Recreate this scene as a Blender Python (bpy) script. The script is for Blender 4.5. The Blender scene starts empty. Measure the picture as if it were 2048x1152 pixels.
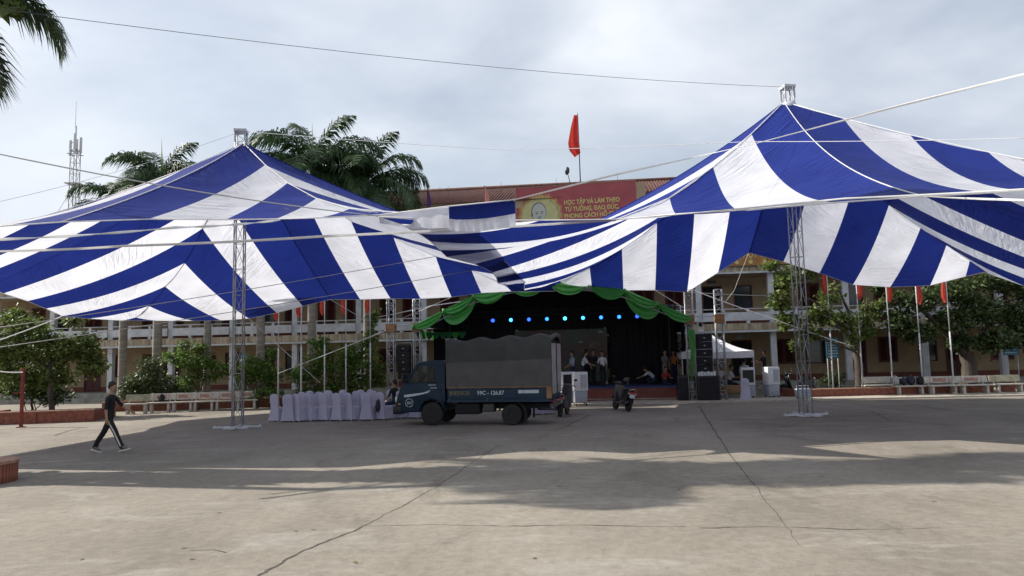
import bpy, bmesh, math, random
from mathutils import Matrix, Vector, noise
random.seed(7)
SC = bpy.context.scene
C = SC.collection
R = math.radians

# ------------------------------------------------------------ camera
FPX, CAMZ = 1500.0, 2.05                       # focal length in pixels of a 2048 wide picture, eye height
PITCH, ROLL = math.atan(.094), -.022
CM = Matrix.Rotation(math.pi / 2 + PITCH, 4, 'X') @ Matrix.Rotation(ROLL, 4, 'Z')
cd = bpy.data.cameras.new('camera'); cam = bpy.data.objects.new('camera', cd); C.objects.link(cam)
cd.lens = FPX / 2048 * 36; cd.sensor_width = 36; cd.clip_end = 2000; cd.clip_start = .1
cam.matrix_world = Matrix.Translation((0, 0, CAMZ)) @ CM
SC.camera = cam
SC.render.resolution_x, SC.render.resolution_y = 1024, 576

# ------------------------------------------------------------ sky, sun, exposure
SUN_EL, SUN_AZ = R(37), R(-90 + 14)             # azimuth from +Y, clockwise; the sun stands to the left
wd = bpy.data.worlds.new('World'); SC.world = wd; wd.use_nodes = True
nt = wd.node_tree; N = nt.nodes; L = nt.links
for q in list(N): N.remove(q)
out = N.new('ShaderNodeOutputWorld'); bg = N.new('ShaderNodeBackground'); sky = N.new('ShaderNodeTexSky')
sky.sky_type = 'NISHITA'; sky.sun_disc = False; sky.sun_elevation = SUN_EL; sky.sun_rotation = SUN_AZ
sky.air_density = 1.2; sky.dust_density = 2.5; sky.ozone_density = 1.5
tc = N.new('ShaderNodeTexCoord'); mp = N.new('ShaderNodeMapping'); mp.inputs['Scale'].default_value = (1.0, 1.0, 2.2)
mp.inputs['Location'].default_value = (3.1, 1.7, .35)
n1 = N.new('ShaderNodeTexNoise'); n1.inputs['Scale'].default_value = 1.9; n1.inputs['Detail'].default_value = 7; n1.inputs['Roughness'].default_value = .5
n1.inputs['Distortion'].default_value = .25
cr = N.new('ShaderNodeValToRGB'); cr.color_ramp.elements[0].position = .36; cr.color_ramp.elements[1].position = .62
cr.color_ramp.elements[0].color = (.42, .42, .42, 1); cr.color_ramp.elements[1].color = (.97, .97, .97, 1)
n2 = N.new('ShaderNodeTexNoise'); n2.inputs['Scale'].default_value = 2.4; n2.inputs['Detail'].default_value = 7; n2.inputs['Distortion'].default_value = .5
mp2 = N.new('ShaderNodeMapping'); mp2.inputs['Scale'].default_value = (1, 1, 2.4); mp2.inputs['Location'].default_value = (4.7, 1.2, 2.0)
cc = N.new('ShaderNodeValToRGB'); cc.color_ramp.elements[0].position = .30; cc.color_ramp.elements[1].position = .68
cc.color_ramp.elements[0].color = (4.8, 5.3, 6.2, 1); cc.color_ramp.elements[1].color = (8.1, 8.45, 9.0, 1)
mx = N.new('ShaderNodeMixRGB')
L.new(tc.outputs['Generated'], mp.inputs['Vector']); L.new(mp.outputs['Vector'], n1.inputs['Vector']); L.new(n1.outputs['Fac'], cr.inputs['Fac'])
L.new(tc.outputs['Generated'], mp2.inputs['Vector']); L.new(mp2.outputs['Vector'], n2.inputs['Vector']); L.new(n2.outputs['Fac'], cc.inputs['Fac'])
L.new(cr.outputs['Color'], mx.inputs['Fac']); L.new(sky.outputs['Color'], mx.inputs['Color1']); L.new(cc.outputs['Color'], mx.inputs['Color2'])
L.new(mx.outputs['Color'], bg.inputs['Color']); bg.inputs['Strength'].default_value = .088
L.new(bg.outputs['Background'], out.inputs['Surface'])
sd = bpy.data.lights.new('sun', 'SUN'); sd.energy = 5; sd.angle = R(.53); sd.color = (1, .945, .85)
sun = bpy.data.objects.new('sun', sd); C.objects.link(sun)
sv = Vector((math.sin(SUN_AZ) * math.cos(SUN_EL), math.cos(SUN_AZ) * math.cos(SUN_EL), math.sin(SUN_EL)))
sun.rotation_euler = (-sv).to_track_quat('-Z', 'Y').to_euler(); sun.location = sv * 60
SC.view_settings.view_transform = 'Standard'; SC.view_settings.look = 'None'
SC.view_settings.exposure = .5; SC.view_settings.gamma = 1; SC.view_settings.use_curve_mapping = False

# ------------------------------------------------------------ helpers
CAM = Vector((0, 0, CAMZ)); CM3 = CM.to_3x3()
def ray(x, y): return CM3 @ Vector(((x - 1024) / FPX, -(y - 576) / FPX, -1))
def at(x, y, Y):                                # the point at distance Y that the photograph shows at x, y
    d = ray(x, y); return CAM + d * (Y / d.y)
def gr(x, y, z=0):                              # the same for a point whose height is known
    d = ray(x, y); return CAM + d * ((z - CAMZ) / d.z)

class MB:
    def __init__(s): s.v = []; s.f = []; s.m = []; s.c = 0
    def add(s, vs, fs):
        o = len(s.v); s.v += [Vector(p) for p in vs]
        for f in fs: s.f.append([o + i for i in f]); s.m.append(s.c)
        return s
    def box(s, c, d, M=None):
        c = Vector(c); a, b, e = d[0] / 2, d[1] / 2, d[2] / 2
        vs = [Vector((x, y, z)) for z in (-e, e) for y in (-b, b) for x in (-a, a)]
        if M: vs = [M @ p for p in vs]
        return s.add([c + p for p in vs], [(0, 2, 3, 1), (4, 5, 7, 6), (0, 1, 5, 4), (2, 6, 7, 3), (0, 4, 6, 2), (1, 3, 7, 5)])
    def bx(s, x0, x1, y0, y1, z0, z1): return s.box(((x0 + x1) / 2, (y0 + y1) / 2, (z0 + z1) / 2), (x1 - x0, y1 - y0, z1 - z0))
    def tube(s, p0, p1, r0, r1=None, n=8, cap=True):
        p0, p1 = Vector(p0), Vector(p1); r1 = r0 if r1 is None else r1
        d = (p1 - p0).normalized(); u = d.orthogonal().normalized(); w = d.cross(u)
        vs = []
        for p, r in ((p0, r0), (p1, r1)):
            for i in range(n):
                a = 2 * math.pi * i / n; vs.append(p + u * (r * math.cos(a)) + w * (r * math.sin(a)))
        fs = [(i, (i + 1) % n, n + (i + 1) % n, n + i) for i in range(n)]
        if cap: fs += [tuple(range(n - 1, -1, -1)), tuple(range(n, 2 * n))]
        return s.add(vs, fs)
    def path(s, pts, r, n=6):
        pts = [Vector(p) for p in pts]; rr = r if isinstance(r, (list, tuple)) else [r] * len(pts)
        up = None; vs = []; fs = []
        for i, p in enumerate(pts):
            d = (pts[min(i + 1, len(pts) - 1)] - pts[max(i - 1, 0)]).normalized()
            u = d.orthogonal().normalized() if up is None else (up - d * up.dot(d)).normalized()
            up = u; w = d.cross(u)
            for k in range(n):
                a = 2 * math.pi * k / n; vs.append(p + u * (rr[i] * math.cos(a)) + w * (rr[i] * math.sin(a)))
        for i in range(len(pts) - 1):
            for k in range(n): fs.append((i * n + k, i * n + (k + 1) % n, (i + 1) * n + (k + 1) % n, (i + 1) * n + k))
        fs += [tuple(range(n - 1, -1, -1)), tuple(range((len(pts) - 1) * n, len(pts) * n))]
        return s.add(vs, fs)
    def lathe(s, prof, o=(0, 0, 0), n=16, M=None):           # prof: (radius, height) pairs
        o = Vector(o); vs = []; fs = []
        for r, z in prof:
            for k in range(n):
                a = 2 * math.pi * k / n; p = Vector((r * math.cos(a), r * math.sin(a), z)); vs.append(o + (M @ p if M else p))
        for i in range(len(prof) - 1):
            for k in range(n): fs.append((i * n + k, i * n + (k + 1) % n, (i + 1) * n + (k + 1) % n, (i + 1) * n + k))
        fs += [tuple(range(n - 1, -1, -1)), tuple(range((len(prof) - 1) * n, len(prof) * n))]
        return s.add(vs, fs)
    def prism(s, pts, a, b, ax=1):                           # outline in two axes, pushed along axis ax from a to b
        def mk(p, t): q = list(p); q.insert(ax, t); return Vector(q)
        n = len(pts); vs = [mk(p, a) for p in pts] + [mk(p, b) for p in pts]
        fs = [(i, (i + 1) % n, n + (i + 1) % n, n + i) for i in range(n)] + [tuple(range(n - 1, -1, -1)), tuple(range(n, 2 * n))]
        return s.add(vs, fs)
    def grid(s, rows):
        n = len(rows[0]); vs = [p for r in rows for p in r]
        return s.add(vs, [(i * n + j, i * n + j + 1, (i + 1) * n + j + 1, (i + 1) * n + j) for i in range(len(rows) - 1) for j in range(n - 1)])
    def ball(s, c, r, n=10, M=None):
        r = r if isinstance(r, (tuple, list)) else (r, r, r); c = Vector(c); vs = []; fs = []; m = n // 2 + 1
        for i in range(m):
            t = math.pi * (i + .04) / (m - 1 + .08)
            for k in range(n):
                a = 2 * math.pi * k / n; p = Vector((r[0] * math.sin(t) * math.cos(a), r[1] * math.sin(t) * math.sin(a), r[2] * math.cos(t))); vs.append(c + (M @ p if M else p))
        for i in range(m - 1):
            for k in range(n): fs.append((i * n + k, (i + 1) * n + k, (i + 1) * n + (k + 1) % n, i * n + (k + 1) % n))
        fs += [tuple(range(n)), tuple(range((m - 1) * n + n - 1, (m - 1) * n - 1, -1))]
        return s.add(vs, fs)
    def build(s, name, mats, parent=None, smooth=False, world=False, fix=True):
        me = bpy.data.meshes.new(name); vs = s.v
        if world and parent: inv = wm(parent).inverted(); vs = [inv @ p for p in vs]
        me.from_pydata([tuple(p) for p in vs], [], s.f)
        mats = mats if isinstance(mats, (list, tuple)) else [mats]
        for m in mats: me.materials.append(m)
        if len(mats) > 1: me.polygons.foreach_set('material_index', s.m)
        if fix:
            b = bmesh.new(); b.from_mesh(me); bmesh.ops.recalc_face_normals(b, faces=b.faces); b.to_mesh(me); b.free()
        if smooth: me.polygons.foreach_set('use_smooth', [True] * len(me.polygons)); 
        me.update()
        o = bpy.data.objects.new(name, me); C.objects.link(o)
        if parent: o.parent = parent
        return o
def wm(o):
    m = o.matrix_basis.copy()
    while o.parent: o = o.parent; m = o.matrix_basis @ m
    return m
def tag(o, label, cat, group=None):
    o['label'] = label; o['category'] = cat
    if group: o['group'] = group
    return o
def thing(name, label, cat, loc=(0, 0, 0), rz=0, group=None):
    o = bpy.data.objects.new(name, None); C.objects.link(o); o.location = loc; o.rotation_euler = (0, 0, rz); o.empty_display_size = .2
    return tag(o, label, cat, group)
def struct(o): o['kind'] = 'structure'; return o
def link(name, me, parent, loc=(0, 0, 0), rot=(0, 0, 0), sc=(1, 1, 1)):
    o = bpy.data.objects.new(name, me); C.objects.link(o); o.parent = parent; o.location = loc; o.rotation_euler = rot; o.scale = sc; return o
def copy_tree(o, parent=None):
    c = o.copy(); C.objects.link(c); c.parent = parent
    for ch in [x for x in KIDS(o)]: copy_tree(ch, c)
    return c
def KIDS(o): return [x for x in bpy.data.objects if x.parent == o]
def smooth_by_angle(o, deg=35):
    o.data.polygons.foreach_set('use_smooth', [True] * len(o.data.polygons))
    b = bmesh.new(); b.from_mesh(o.data)
    for ed in b.edges: ed.smooth = len(ed.link_faces) == 2 and ed.calc_face_angle(0) < R(deg)
    b.to_mesh(o.data); b.free(); return o
def bevel(o, w=.02, seg=2):
    b = bmesh.new(); b.from_mesh(o.data); bmesh.ops.remove_doubles(b, verts=b.verts, dist=1e-5)
    bmesh.ops.bevel(b, geom=[ed for ed in b.edges if len(ed.link_faces) == 2 and ed.calc_face_angle(0) > R(30)], offset=w, segments=seg, affect='EDGES', profile=.5)
    b.to_mesh(o.data); b.free(); return smooth_by_angle(o, 50)
def sag_line(a, b, sag, n=14):
    a, b = Vector(a), Vector(b); return [a.lerp(b, i / n) - Vector((0, 0, sag * 4 * (i / n) * (1 - i / n))) for i in range(n + 1)]
def interp(t, tab):
    for (a, x), (b, y) in zip(tab, tab[1:]):
        if t <= b: return x + (y - x) * (t - a) / (b - a)
    return tab[-1][1]

# ------------------------------------------------------------ materials
def mat(name, col, rough=.6, var=.18, scale=6, bump=0, bscale=30, metal=0, spec=.4, emit=None, detail=4, stretch=None, trans=0, island=0):
    m = bpy.data.materials.new(name); m.use_nodes = True; nt = m.node_tree; N, L = nt.nodes, nt.links
    p = N['Principled BSDF']; p.inputs['Roughness'].default_value = rough; p.inputs['Metallic'].default_value = metal
    p.inputs['Specular IOR Level'].default_value = spec
    t = N.new('ShaderNodeTexCoord'); v = t.outputs['Object']
    if stretch:
        mpn = N.new('ShaderNodeMapping'); mpn.inputs['Scale'].default_value = stretch; L.new(v, mpn.inputs['Vector']); v = mpn.outputs['Vector']
    no = N.new('ShaderNodeTexNoise'); no.inputs['Scale'].default_value = scale; no.inputs['Detail'].default_value = detail; L.new(v, no.inputs['Vector'])
    rp = N.new('ShaderNodeValToRGB'); rp.color_ramp.elements[0].position = .28; rp.color_ramp.elements[1].position = .72
    rp.color_ramp.elements[0].color = tuple(c * (1 - var) for c in col) + (1,); rp.color_ramp.elements[1].color = tuple(min(1, c * (1 + var)) for c in col) + (1,)
    L.new(no.outputs['Fac'], rp.inputs['Fac']); colout = rp.outputs['Color']
    if island:
        g = N.new('ShaderNodeNewGeometry'); hs = N.new('ShaderNodeHueSaturation'); mr = N.new('ShaderNodeMapRange')
        mr.inputs['To Min'].default_value = 1 - island; mr.inputs['To Max'].default_value = 1 + island
        L.new(g.outputs['Random Per Island'], mr.inputs['Value']); L.new(mr.outputs['Result'], hs.inputs['Value']); L.new(colout, hs.inputs['Color']); colout = hs.outputs['Color']
    L.new(colout, p.inputs['Base Color'])
    if bump:
        nb = N.new('ShaderNodeTexNoise'); nb.inputs['Scale'].default_value = bscale; nb.inputs['Detail'].default_value = 5; L.new(v, nb.inputs['Vector'])
        bn = N.new('ShaderNodeBump'); bn.inputs['Strength'].default_value = bump; bn.inputs['Distance'].default_value = .03
        L.new(nb.outputs['Fac'], bn.inputs['Height']); L.new(bn.outputs['Normal'], p.inputs['Normal'])
    if emit:
        p.inputs['Emission Color'].default_value = tuple(emit[:3]) + (1,); p.inputs['Emission Strength'].default_value = emit[3]
    if trans:
        tr = N.new('ShaderNodeBsdfTranslucent'); L.new(colout, tr.inputs['Color']); ms = N.new('ShaderNodeMixShader'); ms.inputs['Fac'].default_value = trans
        L.new(p.outputs['BSDF'], ms.inputs[1]); L.new(tr.outputs['BSDF'], ms.inputs[2]); L.new(ms.outputs['Shader'], N['Material Output'].inputs['Surface'])
        if bump: L.new(bn.outputs['Normal'], tr.inputs['Normal'])
    return m

def cloth(name, col, trans, rough=.55, wr=.9):
    """thin sewn sheet: lets light through, puckers across the seams (uv: along the seam, across the seam)"""
    m = bpy.data.materials.new(name); m.use_nodes = True; nt = m.node_tree; N, L = nt.nodes, nt.links
    p = N['Principled BSDF']; p.inputs['Roughness'].default_value = rough; p.inputs['Specular IOR Level'].default_value = .12
    uv = N.new('ShaderNodeUVMap'); mpn = N.new('ShaderNodeMapping'); mpn.inputs['Scale'].default_value = (1.5, .42, 1); mpn.inputs['Rotation'].default_value = (0, 0, R(24))
    L.new(uv.outputs['UV'], mpn.inputs['Vector'])
    nb = N.new('ShaderNodeTexNoise'); nb.inputs['Scale'].default_value = 3.2; nb.inputs['Detail'].default_value = 6; nb.inputs['Roughness'].default_value = .55; nb.inputs['Distortion'].default_value = .6
    L.new(mpn.outputs['Vector'], nb.inputs['Vector'])
    n3 = N.new('ShaderNodeTexNoise'); n3.inputs['Scale'].default_value = .5; n3.inputs['Detail'].default_value = 2; L.new(uv.outputs['UV'], n3.inputs['Vector'])
    st = N.new('ShaderNodeMapRange'); st.inputs['From Min'].default_value = .4; st.inputs['From Max'].default_value = .65; st.inputs['To Min'].default_value = .05 * wr; st.inputs['To Max'].default_value = wr
    L.new(n3.outputs['Fac'], st.inputs['Value'])
    bn = N.new('ShaderNodeBump'); bn.inputs['Distance'].default_value = .16; L.new(nb.outputs['Fac'], bn.inputs['Height']); L.new(st.outputs['Result'], bn.inputs['Strength'])
    t = N.new('ShaderNodeTexCoord'); no = N.new('ShaderNodeTexNoise'); no.inputs['Scale'].default_value = .9; no.inputs['Detail'].default_value = 5; L.new(t.outputs['Object'], no.inputs['Vector'])
    rp = N.new('ShaderNodeValToRGB'); rp.color_ramp.elements[0].position = .3; rp.color_ramp.elements[1].position = .75
    rp.color_ramp.elements[0].color = tuple(c * .86 for c in col) + (1,); rp.color_ramp.elements[1].color = tuple(min(1, c * 1.06) for c in col) + (1,)
    L.new(no.outputs['Fac'], rp.inputs['Fac']); L.new(rp.outputs['Color'], p.inputs['Base Color'])
    L.new(bn.outputs['Normal'], p.inputs['Normal'])
    tr = N.new('ShaderNodeBsdfTranslucent'); L.new(rp.outputs['Color'], tr.inputs['Color']); L.new(bn.outputs['Normal'], tr.inputs['Normal'])
    ms = N.new('ShaderNodeMixShader'); ms.inputs['Fac'].default_value = trans
    L.new(p.outputs['BSDF'], ms.inputs[1]); L.new(tr.outputs['BSDF'], ms.inputs[2]); L.new(ms.outputs['Shader'], N['Material Output'].inputs['Surface'])
    return m

M = {}
M['blue'] = cloth('blue_cloth', (.017, .034, .24), .32)
M['white'] = cloth('white_cloth', (.84, .855, .94), .46)
M['tape'] = mat('white_webbing', (.86, .86, .86), .7, .05, trans=.4)
M['rope'] = mat('grey_rope', (.5, .5, .49), .8, .15)
M['wire'] = mat('dark_wire', (.06, .06, .07), .6, .1)
M['galv'] = mat('galvanised_steel', (.42, .43, .45), .42, .2, 12, metal=.75)
M['steelpaint'] = mat('grey_painted_steel', (.5, .51, .52), .5, .15, 10)
M['cream'] = mat('cream_plaster', (.33, .25, .16), .85, .22, 1.3, .15, 20)
M['creamdirty'] = mat('weathered_cream_concrete', (.38, .32, .235), .9, .45, 2.2, .25, 15, stretch=(3, 3, .35))
M['whitepl'] = mat('whitewashed_concrete', (.5, .52, .55), .85, .2, 2.0, .15, 20)
M['plinth'] = mat('stained_plinth_concrete', (.25, .245, .21), .9, .4, 2.5, .3, 14, stretch=(1, 1, .5))
M['maroon'] = mat('maroon_painted_wood', (.085, .022, .02), .55, .25, 5)
M['maroonband'] = mat('maroon_skirting_paint', (.17, .055, .04), .75, .25, 3)
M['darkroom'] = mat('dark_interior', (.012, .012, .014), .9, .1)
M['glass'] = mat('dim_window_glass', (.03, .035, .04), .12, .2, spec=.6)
M['rooftile'] = mat('red_brown_roof_tile', (.10, .042, .033), .88, .45, 5, .6, 24, stretch=(1, .25, .25))
M['brick'] = mat('red_brick', (.24, .085, .055), .85, .35, 7, .35, 40)
M['brickcap'] = mat('worn_brick_capping', (.34, .19, .14), .85, .3, 7, .3, 30)
M['black'] = mat('black_fabric', (.012, .012, .015), .85, .2, 4)
M['blackplastic'] = mat('black_plastic', (.014, .014, .016), .4, .2, 8)
M['rubber'] = mat('tyre_rubber', (.022, .021, .02), .85, .3, 9, .2, 60)
M['soil'] = mat('dark_soil', (.05, .04, .028), .95, .3, 10, .5, 25)

# ------------------------------------------------------------ ground
def ground_mat():
    m = bpy.data.materials.new('worn_concrete'); m.use_nodes = True; nt = m.node_tree; N, L = nt.nodes, nt.links
    p = N['Principled BSDF']; p.inputs['Roughness'].default_value = .82; p.inputs['Specular IOR Level'].default_value = .25
    t = N.new('ShaderNodeTexCoord'); ob = t.outputs['Object']
    def noise_(sc, det, rough=.5, st=None, dist=0):
        v = ob
        if st: q = N.new('ShaderNodeMapping'); q.inputs['Scale'].default_value = st; L.new(ob, q.inputs['Vector']); v = q.outputs['Vector']
        n = N.new('ShaderNodeTexNoise'); n.inputs['Scale'].default_value = sc; n.inputs['Detail'].default_value = det; n.inputs['Roughness'].default_value = rough; n.inputs['Distortion'].default_value = dist
        L.new(v, n.inputs['Vector']); return n.outputs['Fac']
    def ramp(f, a, b, ca, cb):
        r = N.new('ShaderNodeValToRGB'); r.color_ramp.elements[0].position = a; r.color_ramp.elements[1].position = b
        r.color_ramp.elements[0].color = ca + (1,); r.color_ramp.elements[1].color = cb + (1,); L.new(f, r.inputs['Fac']); return r.outputs['Color']
    def mix(f, a, b, ty='MIX'):
        x = N.new('ShaderNodeMixRGB'); x.blend_type = ty
        for s, q in ((0, f), (1, a), (2, b)):
            if isinstance(q, (float, int)): x.inputs[s].default_value = q if s == 0 else (q, q, q, 1)
            else: L.new(q, x.inputs[s])
        return x.outputs['Color']
    base = ramp(noise_(.28, 6, .6, (1, .6, 1), .5), .3, .72, (.20, .18, .15), (.32, .29, .245))
    patch = ramp(noise_(.9, 8, .62, (.55, 1.2, 1), .8), .53, .66, (0, 0, 0), (1, 1, 1))
    base = mix(patch, base, mix(.62, base, ramp(noise_(5, 3), .3, .7, (.30, .28, .25), (.37, .35, .315))))
    dirt = ramp(noise_(.5, 8, .7, (1, .5, 1), 1.2), .54, .72, (1, 1, 1), (.66, .64, .62))
    base = mix(1.0, base, dirt, 'MULTIPLY')
    grit = ramp(noise_(70, 4, .75), .34, .62, (.72, .72, .71), (1.08, 1.08, 1.08))
    mid = ramp(noise_(7, 10, .72, None, .4), .33, .66, (.80, .79, .78), (1.12, 1.12, 1.11)); base = mix(1.0, base, mid, 'MULTIPLY')
    broad = ramp(noise_(.11, 4, .5, None, .8), .3, .7, (.86, .855, .85), (1.1, 1.1, 1.1)); base = mix(1.0, base, broad, 'MULTIPLY')
    base = mix(1.0, base, grit, 'MULTIPLY')
    # chipped pits in worn patches
    vo = N.new('ShaderNodeTexVoronoi'); vo.inputs['Scale'].default_value = 26; L.new(ob, vo.inputs['Vector'])
    pit = ramp(vo.outputs['Distance'], .10, .2, (1, 1, 1), (0, 0, 0)); pm = ramp(noise_(.8, 6, .65, None, .6), .56, .66, (0, 0, 0), (1, 1, 1))
    base = mix(mix(1.0, pit, pm, 'MULTIPLY'), base, mix(1.0, base, ramp(noise_(3, 1), 0, 1, (.5, .5, .48), (.6, .58, .56)), 'MULTIPLY'))
    # hair cracks
    v2 = N.new('ShaderNodeTexVoronoi'); v2.feature = 'DISTANCE_TO_EDGE'; v2.inputs['Scale'].default_value = .42
    q = N.new('ShaderNodeMapping'); L.new(ob, q.inputs['Vector'])
    dn = N.new('ShaderNodeTexNoise'); dn.inputs['Scale'].default_value = 1.6; dn.inputs['Detail'].default_value = 6; L.new(ob, dn.inputs['Vector'])
    ad = N.new('ShaderNodeVectorMath'); ad.operation = 'MULTIPLY_ADD'; L.new(dn.outputs['Color'], ad.inputs[0]); ad.inputs[1].default_value = (.9, .9, 0); L.new(ob, ad.inputs[2]); L.new(ad.outputs['Vector'], v2.inputs['Vector'])
    ck = ramp(v2.outputs['Distance'], .001, .004, (1, 1, 1), (0, 0, 0)); km = ramp(noise_(.35, 3, .5), .60, .66, (0, 0, 0), (1, 1, 1))
    base = mix(mix(1.0, ck, km, 'MULTIPLY'), base, mix(.5, base, (0.0)))
    L.new(base, p.inputs['Base Color'])
    bn = N.new('ShaderNodeBump'); bn.inputs['Strength'].default_value = .35; bn.inputs['Distance'].default_value = .012; L.new(noise_(40, 6, .7), bn.inputs['Height'])
    b2 = N.new('ShaderNodeBump'); b2.inputs['Strength'].default_value = .5; b2.inputs['Distance'].default_value = .06; L.new(noise_(.9, 5, .6), b2.inputs['Height']); L.new(bn.outputs['Normal'], b2.inputs['Normal'])
    L.new(b2.outputs['Normal'], p.inputs['Normal'])
    return m
g = MB(); rng = [-600, -120, -40, -20, 0, 20, 40, 120, 600]
g.grid([[(x, y, 0) for x in rng] for y in [-300, -40, 0, 20, 40, 80, 200, 900]])
ground = struct(g.build('ground', ground_mat()))
M['joint'] = mat('dirt_filled_joint', (.075, .066, .054), .95, .6, 9)
def crack(pts, w0, w1, jit=.02, z=.004, seg=.07):
    m = MB(); L_, R_ = [], []
    P_ = [gr(*p) for p in pts]; line = []
    for a, b in zip(P_, P_[1:]):
        k = max(2, int((b - a).length / seg)); line += [a.lerp(b, i / k) for i in range(k)]
    line.append(P_[-1]); n = len(line)
    for i, p in enumerate(line):
        d = (line[min(i + 1, n - 1)] - line[max(0, i - 1)]); d.z = 0; d.normalize(); s = Vector((-d.y, d.x, 0))
        w = (w0 + (w1 - w0) * i / (n - 1)) * (.35 + 1.5 * abs(noise.noise(Vector((p.x * 2.3, p.y * 2.3, 4)))) + random.uniform(0, .6)); o = s * (random.uniform(-jit, jit) + 5 * jit * noise.noise(Vector((p.x * .9, p.y * .9, 7))) + .03 * noise.noise(Vector((p.x * 4, p.y * 4, 1))))
        L_.append(p + o + s * w / 2 + Vector((0, 0, z))); R_.append(p + o - s * w / 2 + Vector((0, 0, z)))
    m.grid([L_, R_]); return m.build('joint', M['joint'], ground)
crack([(470, 1175), (600, 1108), (660, 1080), (727, 1052)], .035, .03, .012)
crack([(727, 1052), (800, 1015), (870, 975), (945, 925), (1000, 888)], .012, .02, .01)
crack([(727, 1052), (860, 1050), (1040, 1053), (1180, 1051), (1370, 1054)], .012, .018, .012)
crack([(1400, 1056), (1560, 1053), (1720, 1060), (1880, 1056)], .018, .007, .012)
crack([(1398, 812), (1422, 850), (1450, 895), (1480, 935), (1530, 1000), (1575, 1055), (1600, 1092)], .06, .004, .004)
crack([(1655, 810), (1740, 822), (1785, 842)], .05, .03, .03)
crack([(380, 1102), (425, 1100), (450, 1106)], .01, .02, .01)
crack([(1110, 862), (1150, 845), (1180, 830)], .03, .05, .02)
crack([(1300, 845), (1560, 838), (1800, 828), (2040, 818)], .03, .03, .05)
M['leafdry'] = mat('dry_leaf', (.16, .11, .05), .8, .4, 9)
for i in range(26):
    q = gr(random.uniform(60, 2000), random.choice((random.uniform(845, 1000), random.uniform(870, 1130))))
    m = MB(); a = random.uniform(0, 6.3); s = random.uniform(.025, .06)
    cs = [Vector((math.cos(a) * s * u - math.sin(a) * s * .45 * v, math.sin(a) * s * u + math.cos(a) * s * .45 * v, .006 + .35 * s * abs(u * v))) for u, v in ((-1, 0), (-.2, 1), (1, .1), (.1, -1))]
    m.add(cs, [(0, 1, 2), (0, 2, 3)])
    o = m.build('fallen_leaf', M['leafdry']); o.location = (q.x, q.y, 0); tag(o, 'small dry leaf lying on the concrete yard', 'leaf', 'dry leaves scattered on the yard')

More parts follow.
